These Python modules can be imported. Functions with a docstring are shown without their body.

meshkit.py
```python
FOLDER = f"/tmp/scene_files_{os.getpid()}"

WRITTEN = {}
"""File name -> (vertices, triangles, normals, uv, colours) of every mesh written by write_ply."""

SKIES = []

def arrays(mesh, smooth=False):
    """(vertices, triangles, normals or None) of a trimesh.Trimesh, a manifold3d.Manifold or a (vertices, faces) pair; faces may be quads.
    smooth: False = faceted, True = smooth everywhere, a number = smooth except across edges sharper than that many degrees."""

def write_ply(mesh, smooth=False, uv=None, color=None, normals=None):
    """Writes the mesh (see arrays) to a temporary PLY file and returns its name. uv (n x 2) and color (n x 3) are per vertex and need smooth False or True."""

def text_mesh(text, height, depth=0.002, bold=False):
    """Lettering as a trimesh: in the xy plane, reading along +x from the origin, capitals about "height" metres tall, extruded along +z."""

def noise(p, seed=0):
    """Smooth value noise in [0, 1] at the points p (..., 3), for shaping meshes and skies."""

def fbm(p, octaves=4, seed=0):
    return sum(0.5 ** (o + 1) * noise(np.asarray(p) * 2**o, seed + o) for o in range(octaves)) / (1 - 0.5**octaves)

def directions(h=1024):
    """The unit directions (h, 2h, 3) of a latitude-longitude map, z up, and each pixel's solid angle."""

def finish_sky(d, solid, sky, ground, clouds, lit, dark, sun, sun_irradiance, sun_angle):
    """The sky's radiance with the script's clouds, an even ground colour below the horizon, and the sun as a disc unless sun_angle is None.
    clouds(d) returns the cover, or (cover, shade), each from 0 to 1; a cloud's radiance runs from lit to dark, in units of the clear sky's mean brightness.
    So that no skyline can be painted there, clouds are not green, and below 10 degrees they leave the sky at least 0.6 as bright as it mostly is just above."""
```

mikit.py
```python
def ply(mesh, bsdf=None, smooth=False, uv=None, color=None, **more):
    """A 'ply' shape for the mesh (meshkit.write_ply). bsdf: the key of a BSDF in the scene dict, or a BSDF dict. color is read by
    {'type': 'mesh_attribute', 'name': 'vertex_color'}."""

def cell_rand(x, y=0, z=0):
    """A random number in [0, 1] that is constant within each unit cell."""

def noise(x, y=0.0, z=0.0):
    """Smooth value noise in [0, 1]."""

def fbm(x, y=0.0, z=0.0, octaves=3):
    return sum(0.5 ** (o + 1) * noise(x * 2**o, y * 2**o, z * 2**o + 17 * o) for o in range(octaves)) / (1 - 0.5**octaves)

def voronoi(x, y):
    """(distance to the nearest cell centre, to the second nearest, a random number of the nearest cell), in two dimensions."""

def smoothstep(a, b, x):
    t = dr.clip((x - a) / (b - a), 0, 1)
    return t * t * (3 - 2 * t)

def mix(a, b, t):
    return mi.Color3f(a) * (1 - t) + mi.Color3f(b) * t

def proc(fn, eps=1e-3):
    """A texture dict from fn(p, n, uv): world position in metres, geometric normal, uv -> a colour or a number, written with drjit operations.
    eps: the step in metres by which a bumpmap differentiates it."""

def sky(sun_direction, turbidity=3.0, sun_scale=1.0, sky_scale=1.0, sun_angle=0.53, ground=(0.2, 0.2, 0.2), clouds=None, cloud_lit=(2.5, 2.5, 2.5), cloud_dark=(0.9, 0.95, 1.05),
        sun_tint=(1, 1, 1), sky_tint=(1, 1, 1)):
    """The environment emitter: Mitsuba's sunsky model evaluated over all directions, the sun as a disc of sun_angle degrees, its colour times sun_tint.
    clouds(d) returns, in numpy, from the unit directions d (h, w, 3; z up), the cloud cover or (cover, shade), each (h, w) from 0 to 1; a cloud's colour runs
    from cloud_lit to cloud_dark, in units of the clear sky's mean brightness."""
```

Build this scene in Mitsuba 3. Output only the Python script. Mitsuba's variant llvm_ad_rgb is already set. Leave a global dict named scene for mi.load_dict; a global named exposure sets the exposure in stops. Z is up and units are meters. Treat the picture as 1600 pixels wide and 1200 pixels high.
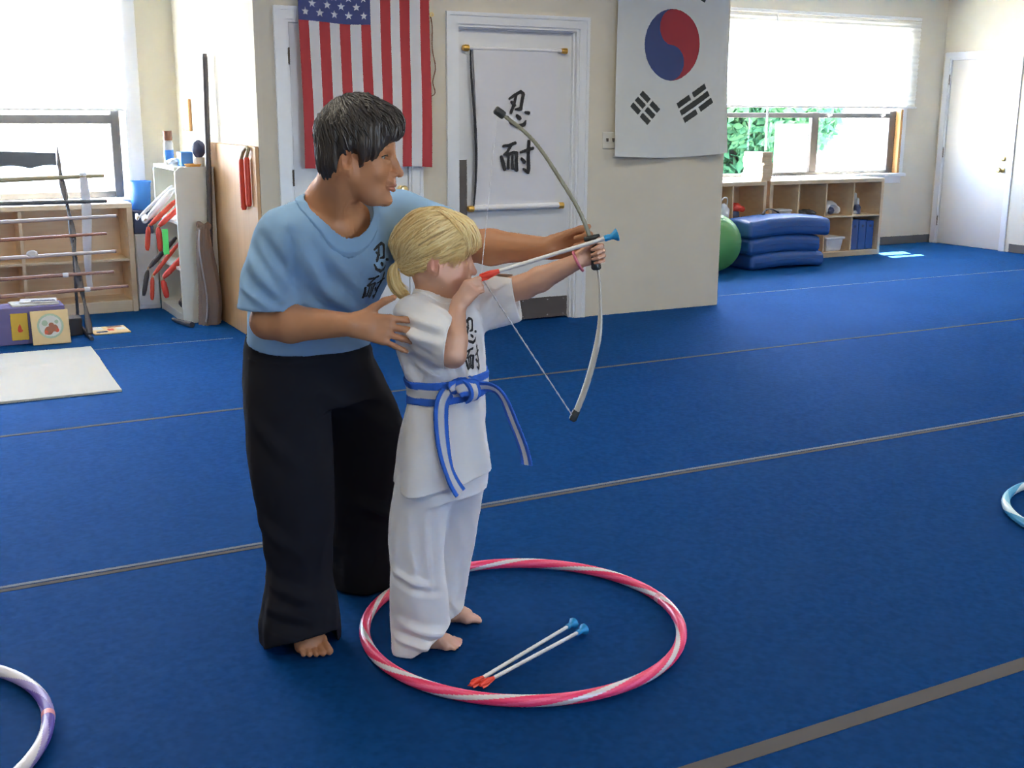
import math, random
import numpy as np, trimesh, mitsuba as mi, drjit as dr
import manifold3d as m3
import shapely, shapely.geometry as sg, shapely.ops as so
import mikit, meshkit
from mikit import noise, fbm, mix, smoothstep, proc

rng = np.random.default_rng(7)
scene, labels = {}, {}
T = mi.ScalarTransform4f

# ------------------------------------------------------------------ camera, sky, sun, lamps, exposure
CAM_H, PITCH, YAW, ROLL = 1.45, 0.231783, 0.492913, 0.00505
_f = np.array([math.sin(YAW) * math.cos(PITCH), math.cos(YAW) * math.cos(PITCH), -math.sin(PITCH)])
_r = np.array([math.cos(YAW), -math.sin(YAW), 0.0]); _u = np.cross(_r, _f)
_up = -_r * math.sin(ROLL) + _u * math.cos(ROLL)
_c = np.array([0, 0, CAM_H])
scene['camera'] = {'type': 'perspective', 'fov': 47.797, 'fov_axis': 'x', 'near_clip': 0.05, 'far_clip': 500.0,
                   'to_world': T().look_at(origin=_c.tolist(), target=(_c + _f).tolist(), up=_up.tolist())}
exposure = 1.5
SUN_DIR = (0.42, 1.0, 1.66)
SKY_SCALE, SUN_SCALE = 46.0, 44.0
ADDED_LAMP = (3.3, 3.05, 2.45)  # radiance of the added ceiling lamps
scene['sky'] = mikit.sky(SUN_DIR, turbidity=3.5, sun_scale=SUN_SCALE, sky_scale=SKY_SCALE, ground=(0.45, 0.44, 0.42))

# ------------------------------------------------------------------ helpers
def mat(name, color, rough=0.6, spec=0.4, **kw):
    d = {'type': 'principled', 'base_color': color if isinstance(color, dict) else {'type': 'rgb', 'value': list(color)}, 'roughness': rough, 'specular': spec}
    d.update(kw)
    scene[name] = {'type': 'twosided', 'bsdf': d}
    return name

def add(key, mesh, m, smooth=False, label=None, cat=None, group=None, kind=None, uv=None, color=None):
    base, n = key, 1
    while key in scene:
        key = f'{base}_{n:03d}'; n += 1
    scene[key] = mikit.ply(mesh, m, smooth=smooth, uv=uv, color=color) if not isinstance(mesh, dict) else mesh
    tag(key, label, cat, group, kind)
    return key

def tag(key, label=None, cat=None, group=None, kind=None):
    d = {k: v for k, v in (('label', label), ('category', cat), ('group', group), ('kind', kind)) if v}
    if d: labels.setdefault(key, {}).update(d)

def thing(name, label, cat, group=None):
    """A thing that has parts only: returns its key."""
    key, n = name, 1
    while key in labels or key in scene:
        key = f'{name}_{n:03d}'; n += 1
    tag(key, label, cat, group)
    return key

def cbox(x0, x1, y0, y1, z0, z1, c=0.003):
    x0, x1 = sorted((x0, x1)); y0, y1 = sorted((y0, y1)); z0, z1 = sorted((z0, z1))
    c = min(c, (x1 - x0) * .45, (y1 - y0) * .45, (z1 - z0) * .45)
    P = []
    for x, sx in ((x0, 1), (x1, -1)):
        for y, sy in ((y0, 1), (y1, -1)):
            for z, sz in ((z0, 1), (z1, -1)):
                P += [(x + sx * c, y + sy * c, z), (x + sx * c, y, z + sz * c), (x, y + sy * c, z + sz * c)]
    return trimesh.convex.convex_hull(np.array(P))

def bx(x0, x1, y0, y1, z0, z1):
    return trimesh.creation.box(bounds=[[min(x0, x1), min(y0, y1), min(z0, z1)], [max(x0, x1), max(y0, y1), max(z0, z1)]])

def cat_(*ms):
    return trimesh.util.concatenate([m for m in ms])

def frames(p, closed=False):
    p = np.asarray(p, float)
    t = (np.roll(p, -1, 0) - np.roll(p, 1, 0)) if closed else np.gradient(p, axis=0)
    t /= np.linalg.norm(t, axis=1, keepdims=True) + 1e-12
    a = np.zeros_like(p)
    ref = np.array([0, 0, 1.0]) if abs(t[0][2]) < .9 else np.array([1.0, 0, 0])
    a[0] = np.cross(t[0], ref)
    for i in range(len(p)):
        v = a[i - 1] if i else a[0]
        v = v - t[i] * (v @ t[i]); a[i] = v / (np.linalg.norm(v) + 1e-12)
    return t, a, np.cross(t, a)

def tube(p, r, n=10, closed=False, flat=1.0, cap=True):
    """Swept round (or flattened) tube along points p with radii r."""
    p = np.asarray(p, float); t, a, b = frames(p, closed)
    r = np.broadcast_to(r, (len(p),)); g = np.arange(n) * 2 * np.pi / n
    v = (p[:, None] + r[:, None, None] * (np.cos(g)[None, :, None] * a[:, None] + flat * np.sin(g)[None, :, None] * b[:, None])).reshape(-1, 3)
    m = len(p); i, j = np.meshgrid(np.arange(m if closed else m - 1), np.arange(n), indexing='ij')
    q = np.stack([i * n + j, i * n + (j + 1) % n, ((i + 1) % m) * n + (j + 1) % n, ((i + 1) % m) * n + j], -1).reshape(-1, 4)
    f = np.vstack([q[:, [0, 1, 2]], q[:, [0, 2, 3]]])
    if cap and not closed:
        v = np.vstack([v, p[0], p[-1]]); k = len(v)
        jj = np.arange(n)
        f = np.vstack([f, np.stack([(jj + 1) % n, jj, jj * 0 + k - 2], 1), np.stack([(m - 1) * n + jj, (m - 1) * n + (jj + 1) % n, jj * 0 + k - 1], 1)])
    mesh = trimesh.Trimesh(v, f, process=False)
    if mesh.volume < 0: mesh.invert()
    return mesh

def lathe(profile, n=32, loc=(0, 0, 0)):
    m = trimesh.creation.revolve(np.asarray(profile, float), sections=n)
    if m.volume < 0: m.invert()
    m.apply_translation(loc)
    return m

def rounded(x0, x1, y0, y1, z0, z1, r, seg=8):
    s = [m3.Manifold.sphere(r, seg * 4).translate((x, y, z)) for x in (x0 + r, x1 - r) for y in (y0 + r, y1 - r) for z in (z0 + r, z1 - r)]
    mm = m3.Manifold.batch_hull(s).to_mesh()
    return trimesh.Trimesh(mm.vert_properties[:, :3], mm.tri_verts, process=False)

def spline(pts, n):
    from scipy.interpolate import CubicSpline
    p = np.asarray(pts, float); d = np.r_[0, np.cumsum(np.linalg.norm(np.diff(p, axis=0), axis=1))]
    return CubicSpline(d, p)(np.linspace(0, d[-1], n))

def poly_mesh(g, h):
    gs = [x for x in getattr(g, 'geoms', [g]) if x.area > 1e-9]
    return cat_(*[trimesh.creation.extrude_polygon(x, h, engine='earcut') for x in gs])

def wall_xz(poly, y0, y1):
    """Extrude a polygon drawn in (x, z) from y0 to y1."""
    m = poly_mesh(poly, abs(y1 - y0)); v = m.vertices.copy()
    m.vertices = np.stack([v[:, 0], max(y0, y1) - v[:, 2], v[:, 1]], 1)
    if m.volume < 0: m.invert()
    return m

# brush characters: strokes as points (x, y, half width) in a unit box
REN = [[(.16, .80, .035), (.36, .90, .045), (.60, 1.0, .05), (.70, .93, .055), (.62, .62, .05), (.60, .52, .06), (.40, .50, .03)],
       [(.42, .90, .04), (.34, .66, .045), (.22, .42, .05)], [(.24, .70, .045), (.36, .62, .05)],
       [(.10, .30, .025), (.22, .12, .045), (.50, .02, .06), (.74, .07, .06), (.80, .17, .03)], [(.46, .32, .05), (.56, .25, .065)], [(.80, .42, .045), (.92, .40, .055)]]
NAI = [[(.10, .86, .045), (.26, .88, .04), (.45, .95, .05)], [(.34, .90, .04), (.20, .66, .04), (.12, .60, .035)],
       [(.03, .52, .05), (.09, .30, .06), (.13, .14, .05)], [(.18, .58, .04), (.40, .66, .045), (.50, .64, .05), (.49, .36, .05), (.50, .12, .06), (.44, .14, .03)],
       [(.25, .56, .035), (.24, .18, .05)], [(.37, .58, .035), (.37, .18, .05)],
       [(.62, .66, .035), (.80, .72, .045), (1.0, .78, .05)], [(.88, 1.0, .05), (.86, .60, .05), (.88, .14, .055), (.86, .02, .05), (.72, .14, .03)], [(.66, .46, .04), (.74, .36, .055)]]

def brush(strokes, w, h):
    shp = []
    for s in strokes:
        s = np.array(s)
        c = [sg.Point(x * w, y * h).buffer(r * (w + h) / 2 * 1.05, 8) for x, y, r in s]
        shp += [so.unary_union([c[i], c[i + 1]]).convex_hull for i in range(len(c) - 1)]
    return so.unary_union(shp).simplify(w * .006)

# ------------------------------------------------------------------ materials
def carpet(p, n, uv):
    s = fbm(p.x * 60, p.y * 60, 0, 3); b = fbm(p.x * 1.3, p.y * 1.3, 4, 2)
    k = 0.72 + 0.36 * s + 0.2 * b
    return mi.Color3f(0.0004, 0.0225, 0.088) * k
mat('carpet_blue', proc(carpet), .75, .04, sheen=.35, sheen_tint=1.0)
mat('seam_tape', (.075, .070, .068), .8, .2)
mat('seam_tape_pale', (.13, .14, .165), .7, .3)
def plaster(p, n, uv):
    return mi.Color3f(.68, .63, .52) * (0.96 + 0.08 * fbm(p.x * 5 + p.y * 5, p.z * 5, p.y * 3, 3))
mat('wall_paint', proc(plaster), .75, .25)
mat('ceiling_paint', (.8, .79, .77), .9, .1)
mat('door_white', (.70, .71, .72), .45, .4)
mat('trim_white', (.74, .76, .78), .4, .45)
mat('door_cream', (.66, .65, .60), .45, .4)
mat('base_dark', (.05, .06, .07), .6)
mat('bronze_plate', (.085, .068, .058), .42, .5, metallic=.3)
mat('hinge_dark', (.12, .11, .10), .4, metallic=.8)
mat('brass', (.75, .58, .28), .3, metallic=1.0)
mat('frame_black', (.035, .045, .055), .4, .5)
mat('wood_trim', (.55, .30, .12), .5)
def birch(p, n, uv):
    g = fbm(p.x * 3 + p.y * 2, p.z * 34, p.y * 14, 3)
    return mix((.66, .47, .28), (.77, .60, .40), g)
mat('birch', proc(birch), .5, .35)
def plywood(p, n, uv):
    g = fbm(p.y * 9, p.z * 1.1, p.x * 9, 4)
    s = fbm(p.y * 60, p.z * 3, 5, 2)
    return mix((.42, .225, .095), (.60, .36, .18), 0.7 * g + 0.3 * s)
mat('plywood', proc(plywood), .5, .35)
mat('oak', (.50, .33, .16), .5)
mat('dark_wood', (.20, .085, .05), .4)
mat('black_lacquer', (.03, .035, .045), .35, .5)
mat('black_soft', (.02, .022, .028), .7)
mat('cabinet_cream', (.74, .72, .62), .5)
mat('white_plastic', (.82, .82, .80), .4)
mat('white_cloth', (.78, .78, .80), .8, .2)
mat('white_vinyl', (.85, .85, .86), .4)
mat('red_vinyl', (.62, .05, .03), .4)
mat('red_foam', (.55, .06, .03), .5)
mat('navy', (.02, .035, .09), .5)
mat('green_tag', (.12, .75, .15), .5)
mat('blue_bucket', (.06, .28, .75), .4)
mat('blue_vinyl', (.012, .065, .235), .42, .5)
mat('blue_box', (.02, .06, .20), .45)
mat('ball_green', (.08, .27, .085), .4)
mat('mat_white', (.44, .435, .385), .7)
mat('gold', (.62, .36, .08), .35, metallic=.7)
mat('paper_white', (.70, .70, .74), .8, .15)
mat('paper_edge', (.78, .78, .80), .8, .15)
mat('ink', (.012, .012, .014), .6, .3)
mat('bag_brown', (.20, .15, .12), .7)
mat('bag_grey', (.32, .29, .28), .6)
mat('clear_bottle', (.75, .76, .76), .25)
mat('orange_dish', (.70, .35, .08), .4)
mat('box_purple', (.14, .12, .27), .6)
mat('label_yellow', (.66, .42, .05), .6)
mat('book_cream', (.74, .55, .28), .6)
mat('print_green', (.40, .50, .36), .6)
mat('print_red', (.62, .07, .03), .6)
mat('print_brown', (.34, .13, .07), .6)
mat('print_pale', (.68, .68, .62), .6)
mat('plastic_ivory', (.72, .69, .60), .4)
mat('steel', (.6, .6, .62), .3, metallic=1.0)
mat('concrete_out', (.62, .60, .57), .9, .1)
mat('bark', (.16, .11, .08), .9)
scene['leaf'] = {'type': 'principledthin', 'base_color': {'type': 'rgb', 'value': [.07, .17, .07]}, 'roughness': .6, 'diff_trans': .7}
scene['leaf_pale'] = {'type': 'principledthin', 'base_color': {'type': 'rgb', 'value': [.12, .26, .13]}, 'roughness': .6, 'diff_trans': .8}
scene['blind_cloth'] = {'type': 'principledthin', 'base_color': {'type': 'rgb', 'value': [.84, .83, .79]}, 'roughness': .8, 'diff_trans': 1.2}
scene['sheet_paper'] = {'type': 'principledthin', 'base_color': {'type': 'rgb', 'value': [.88, .88, .88]}, 'roughness': .8, 'diff_trans': 1.0}
scene['glass_pane'] = {'type': 'thindielectric'}

# ------------------------------------------------------------------ the room
FL = dict(kind='structure')
add('floor', bx(-4.5, 10.72, -4.2, 9.7, -.15, 0), 'carpet_blue', **FL)
def seam(y, x0, x1, w, m='seam_tape'):
    k = 40; xs = np.linspace(x0, x1, k); wob = .006 * np.sin(xs * 1.7 + y)
    v = np.vstack([np.stack([xs, y - w / 2 + wob, 0 * xs + .0015], 1), np.stack([xs, y + w / 2 + wob, 0 * xs + .0015], 1), np.stack([xs, y - w / 2 + wob, 0 * xs - .002], 1), np.stack([xs, y + w / 2 + wob, 0 * xs - .002], 1)])
    f = []
    for i in range(k - 1):
        for a, b in ((0, 1), (2, 0), (1, 3)):
            f += [[a * k + i, a * k + i + 1, b * k + i + 1], [a * k + i, b * k + i + 1, b * k + i]]
    return add('floor__seam_strip', trimesh.Trimesh(v, f, process=False), m)
for y, w in ((.035, .05), (1.874, .050)): seam(y, -4.4, 10.55, w)
for y in (3.690,):                                     # two narrow edges of the tape show at this joint
    seam(y - .013, -4.4, 10.55, .022); seam(y + .016, -4.4, 10.55, .018, 'seam_tape_pale')
seam(5.548, -4.4, 10.55, .028)
seam(7.394, -3.4, 1.9, .012, 'seam_tape_pale'); seam(7.394, 5.62, 10.55, .016, 'seam_tape_pale')
add('ceiling', bx(-4.5, 10.72, -4.2, 9.7, 2.75, 2.85), 'ceiling_paint', **FL)
# partition block with two doors in its face
W = sg.box(2.03, 0, 5.585, 2.75)
D1, D2 = sg.box(2.225, -.1, 3.035, 1.985), sg.box(3.362, -.1, 4.296, 2.0)
add('wall_back', wall_xz(W.difference(D1).difference(D2), 7.05, 7.17), 'wall_paint', **FL)
add('wall_rear', bx(2.15, 5.465, 9.2, 9.36, 0, 2.75), 'wall_paint', **FL)
add('wall_partition_left', bx(2.03, 2.15, 7.17, 9.2, 0, 2.75), 'wall_paint', **FL)
add('wall_partition_right', bx(5.465, 5.585, 7.17, 9.55, 0, 2.75), 'wall_paint', **FL)
WIN1, WIN2 = sg.box(-1.6, .79, 1.64, 2.32), sg.box(6.6, .80, 9.99, 2.30)
add('wall_left', wall_xz(sg.box(-4.5, 0, 2.15, 2.75).difference(WIN1), 9.2, 9.36), 'wall_paint', **FL)
add('wall_right', wall_xz(sg.box(5.465, 0, 10.72, 2.75).difference(WIN2), 9.55, 9.71), 'wall_paint', **FL)
D3 = sg.box(8.56, -.1, 9.455, 2.045)
def wall_yz(poly, x0, x1):
    m = poly_mesh(poly, abs(x1 - x0)); v = m.vertices.copy()
    m.vertices = np.stack([min(x0, x1) + v[:, 2], v[:, 0], v[:, 1]], 1)
    if m.volume < 0: m.invert()
    return m
add('wall_end', wall_yz(sg.box(-4.2, 0, 9.55, 2.75).difference(D3), 10.6, 10.72), 'wall_paint', **FL)
add('wall_far_left', bx(-4.62, -4.5, -4.2, 9.3, 0, 2.75), 'wall_paint', **FL)
ADDED_WIN3 = sg.box(1.6, 1.1, 5.2, 2.1)  # added rear window, unseen behind the camera, for frontal fill light
add('wall_behind', wall_xz(sg.box(-4.5, 0, 10.72, 2.75).difference(ADDED_WIN3), -4.32, -4.2), 'wall_paint', **FL)
tag('added_window_3', **FL)
for i in range(3):
    x = 1.6 + i * 1.2
    fr = sg.box(x, 1.1, x + 1.2, 2.1).difference(sg.box(x + .04, 1.14, x + 1.16, 2.06))
    add('added_window_3__frame', wall_xz(fr, -4.30, -4.25), 'frame_black')
    add('added_window_3__pane', trimesh.Trimesh([[x + .04, -4.28, 1.14], [x + 1.16, -4.28, 1.14], [x + 1.16, -4.28, 2.06], [x + .04, -4.28, 2.06]], [[0, 1, 2], [0, 2, 3]], process=False), 'glass_pane')
add('baseboard_right', cbox(9.3, 10.6, 9.538, 9.55, 0, .09), 'base_dark', **FL)
add('baseboard_end', cbox(10.588, 10.6, 5.0, 8.44, 0, .09), 'base_dark', **FL)

def casing(name, x0, x1, top, w, y, m='trim_white'):
    """Mitred casing round an opening in a wall facing -y, with the jamb lining and the stop behind it."""
    o = sg.box(x0 - w, 0, x1 + w, top + w).difference(sg.box(x0, -1, x1, top))
    b = sg.box(x0 - w, 0, x1 + w, top + w).difference(sg.box(x0 - w + .022, -1, x1 + w - .022, top + w - .022))
    add(name + '__casing', wall_xz(o, y - .014, y), m); add(name + '__casing_bead', wall_xz(b, y - .022, y - .014), m)
    j = sg.box(x0, 0, x1, top).difference(sg.box(x0 + .018, -1, x1 - .018, top - .018))
    add(name + '__jamb', wall_xz(j, y - .002, y + .12), m)
    s = sg.box(x0 + .018, 0, x1 - .018, top - .018).difference(sg.box(x0 + .030, -1, x1 - .030, top - .030))
    add(name + '__stop', wall_xz(s, y + .028, y + .055), m)

# door_1, behind the striped flag
tag('door_1', **FL); casing('door_1', 2.225, 3.035, 1.985, .075, 7.05)
add('door_1__leaf', cbox(2.245, 3.015, 7.06, 7.10, .012, 1.965), 'door_white')
for z in (1.72, .99, .22): add('door_1__hinge', tube([(2.24, 7.052, z), (2.24, 7.052, z + .1)], .008, 8), 'hinge_dark')
add('door_1__knob', lathe([(0, 0), (.026, 0), (.026, .006), (.011, .012), (.011, .04), (.027, .05), (.03, .062), (.024, .075), (0, .08)], 20).apply_transform(trimesh.transformations.rotation_matrix(math.pi / 2, [1, 0, 0])).apply_translation((2.96, 7.06, .95)), 'brass', smooth=40)
# door_2, with the calligraphy scroll
tag('door_2', **FL); casing('door_2', 3.362, 4.296, 2.0, .075, 7.05)
add('door_2__leaf', cbox(3.382, 4.276, 7.105, 7.145, .01, 1.98), 'door_white')
add('door_2__push_plate', cbox(3.395, 3.462, 7.101, 7.105, .748, 1.131, .001), 'bronze_plate', label='dark bronze push plate')
add('door_2__kick_plate', cbox(3.43, 4.262, 7.1015, 7.105, .012, .158, .001), 'bronze_plate', label='dark bronze kick plate')
for x in (3.5, 3.7, 3.9, 4.1, 4.23):
    for z in (.03, .14): add('door_2__screw', trimesh.creation.icosphere(1, .004).apply_translation((x, 7.1012, z)), 'steel')
# door_3, far right, in the end wall (faces -x)
def rot_to_end(m):   # a thing made facing -y at x,z -> facing -x at y,z : x' = y - 7.05 + 10.6, y' = x
    v = m.vertices.copy(); m.vertices = np.stack([v[:, 1] - 7.05 + 10.6, v[:, 0], v[:, 2]], 1); m.invert(); return m
tag('door_3', **FL)
_o = sg.box(8.56 - .065, 0, 9.455 + .065, 2.045 + .065).difference(sg.box(8.56, -1, 9.455, 2.045))
add('door_3__casing', rot_to_end(wall_xz(_o, 7.034, 7.05)), 'trim_white')
_j = sg.box(8.56, 0, 9.455, 2.045).difference(sg.box(8.578, -1, 9.437, 2.027))
add('door_3__jamb', rot_to_end(wall_xz(_j, 7.048, 7.17)), 'trim_white')
add('door_3__leaf', rot_to_end(cbox(8.58, 9.435, 7.062, 7.105, .002, 2.025)), 'door_cream')
for z in (1.76, .965, .20): add('door_3__hinge', tube([(10.602, 9.447, z), (10.602, 9.447, z + .11)], .009, 8), 'hinge_dark')
kn = lathe([(0, 0), (.03, 0), (.03, .006), (.012, .012), (.012, .04), (.026, .05), (.03, .064), (.022, .078), (0, .082)], 24)
kn.apply_transform(trimesh.transformations.rotation_matrix(-math.pi / 2, [0, 1, 0]))
add('door_3__knob', kn.copy().apply_translation((10.612, 8.635, .86)), 'brass', smooth=40, label='round brass knob')
db = lathe([(0, 0), (.028, 0), (.027, .012), (.018, .018), (0, .018)], 24).apply_transform(trimesh.transformations.rotation_matrix(-math.pi / 2, [0, 1, 0]))
add('door_3__deadbolt', db.apply_translation((10.612, 8.63, .98)), 'brass', smooth=40, label='brass deadbolt rose')

# window_1, left, half covered by its blind
tag('window_1', **FL)
def bars(prefix, y0, y1, lst, m='frame_black'):
    for n_, a in lst: add(prefix + '__' + n_, cbox(a[0], a[1], y0, y1, a[2], a[3], .004), m)
bars('window_1', 9.215, 9.275, [('top_rail', (-1.55, 1.60, 1.345, 1.412)), ('side_rail', (1.535, 1.60, .80, 1.45)), ('bottom_rail', (-1.55, 1.535, .80, .850)), ('meeting_rail', (.02, .09, .85, 1.345)), ('side_rail', (-1.6, -1.55, .80, 1.45))])
add('window_1__pane', trimesh.Trimesh([[-1.55, 9.25, .85], [1.54, 9.25, .85], [1.54, 9.25, 1.35], [-1.55, 9.25, 1.35]], [[0, 1, 2], [0, 2, 3]], process=False), 'glass_pane')
add('window_1__upper_pane', trimesh.Trimesh([[-1.6, 9.25, 1.41], [1.64, 9.25, 1.41], [1.64, 9.25, 2.32], [-1.6, 9.25, 2.32]], [[0, 1, 2], [0, 2, 3]], process=False), 'glass_pane')
add('window_1__casing', wall_xz(sg.box(1.64, .70, 1.755, 2.42), 9.186, 9.2), 'trim_white')
add('window_1__sill', cbox(-1.7, 1.76, 9.10, 9.36, .765, .79), 'trim_white')
bl = thing('window_blind', 'white cloth blind glowing over the upper half of the left window behind the staff rack', 'window blind')
def blind_mesh(x0, x1, z0, z1, y, pleat=.012, sp=.045):
    z = np.arange(z0, z1, sp / 4); yy = y + pleat * .5 * np.sin(2 * np.pi * z / sp)
    xs = np.linspace(x0, x1, 3); n = len(z)
    v = np.array([(x, yy[i], z[i]) for i in range(n) for x in xs]); f = []
    for i in range(n - 1):
        for j in range(2):
            a = i * 3 + j; f += [[a, a + 1, a + 4], [a, a + 4, a + 3]]
    return trimesh.Trimesh(v, f, process=False)
add(bl + '__cloth', blind_mesh(-1.7, 1.645, 1.455, 2.42, 9.165), 'blind_cloth', smooth=True)
add(bl + '__bottom_rail', cbox(-1.7, 1.645, 9.15, 9.18, 1.438, 1.456), 'white_plastic')
# window_2, right
tag('window_2', **FL)
bars('window_2', 9.60, 9.65, [('top_rail', (6.62, 9.96, 1.398, 1.448)), ('bottom_rail', (6.62, 9.96, .80, .832)), ('mullion', (8.765, 8.862, .832, 1.455)), ('side_rail', (9.89, 9.985, .80, 1.47)), ('side_rail', (6.6, 6.66, .80, 1.47))])
for a, b in ((6.66, 8.765), (8.862, 9.89)):
    add('window_2__pane', trimesh.Trimesh([[a, 9.63, .83], [b, 9.63, .83], [b, 9.63, 1.40], [a, 9.63, 1.40]], [[0, 1, 2], [0, 2, 3]], process=False), 'glass_pane')
add('window_2__upper_pane', trimesh.Trimesh([[6.6, 9.64, 1.448], [9.99, 9.64, 1.448], [9.99, 9.64, 2.3], [6.6, 9.64, 2.3]], [[0, 1, 2], [0, 2, 3]], process=False), 'glass_pane')
for x in (9.02, 9.80): add('window_2__latch', tube([(x, 9.585, 1.43), (x - .05, 9.58, 1.415)], .011, 8), 'white_plastic', label='white latch on the black rail')
add('window_2__side_lining', cbox(9.985, 10.02, 9.53, 9.70, .80, 1.49), 'wood_trim', label='orange brown wooden lining')
add('window_2__sill', cbox(6.5, 10.08, 9.48, 9.71, .765, .80), 'trim_white')
add('window_2__sill_apron', cbox(6.55, 10.06, 9.535, 9.55, .69, .765), 'trim_white')
add('window_2__casing', wall_xz(sg.box(10.02, .80, 10.075, 1.52), 9.534, 9.55), 'trim_white')
bl2 = thing('window_blind', 'white cloth blind drawn halfway down the right window above the pale cubby shelf', 'window blind')
add(bl2 + '__cloth', blind_mesh(6.4, 10.16, 1.52, 2.43, 9.505), 'blind_cloth', smooth=True)
add(bl2 + '__bottom_rail', cbox(6.4, 10.17, 9.49, 9.52, 1.500, 1.521), 'white_plastic')
add(bl2 + '__head_rail', cbox(6.4, 10.15, 9.49, 9.545, 2.43, 2.46), 'white_plastic')
add(bl2 + '__cord', tube([(8.05, 9.485, 1.50), (8.055, 9.485, 1.07)], .012, 8), 'white_plastic', label='white pull cord hanging below the blind')
add(bl2 + '__cord', tube([(8.12, 9.487, 2.44), (8.12, 9.487, 2.31)], .008, 8), 'white_plastic')
sh = add('paper_sheet', cbox(8.31, 8.765, 9.652, 9.655, .832, 1.333, .001), 'sheet_paper', label='white sheet covering half of the left pane, trees visible beside it', cat='sheet')

# ceiling lamps added to raise the light level, unseen above the frame
k = 0
for x in (-2.4, .6, 3.6, 6.6, 9.2):
    for y in (-2.4, .4, 3.0, 5.6):
        if x > 8 and y > 5: continue
        t = thing('added_ceiling_lamp', 'added unseen ceiling lamp, ' + {-2.4: 'leftmost', .6: 'second', 3.6: 'third', 6.6: 'fourth', 9.2: 'rightmost'}[x] + ' from the left in the row ' + {-2.4: 'farthest from', .4: 'third from', 3.0: 'second from', 5.6: 'nearest to'}[y] + ' the flag wall', 'ceiling lamp', 'ceiling lamps added for the light level')
        fr = sg.box(x - .62, y - .32, x + .62, y + .32).difference(sg.box(x - .59, y - .29, x + .59, y + .29))
        add(t + '__frame', poly_mesh(fr, .05).apply_translation((0, 0, 2.70)), 'white_plastic')
        d = trimesh.Trimesh([[x - .59, y - .29, 2.715], [x + .59, y - .29, 2.715], [x + .59, y + .29, 2.715], [x - .59, y + .29, 2.715]], [[0, 2, 1], [0, 3, 2]], process=False)
        s = mikit.ply(d, 'white_plastic'); s['emitter'] = {'type': 'area', 'radiance': {'type': 'rgb', 'value': list(ADDED_LAMP)}}
        add(t + '__diffuser', s, None)

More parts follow.
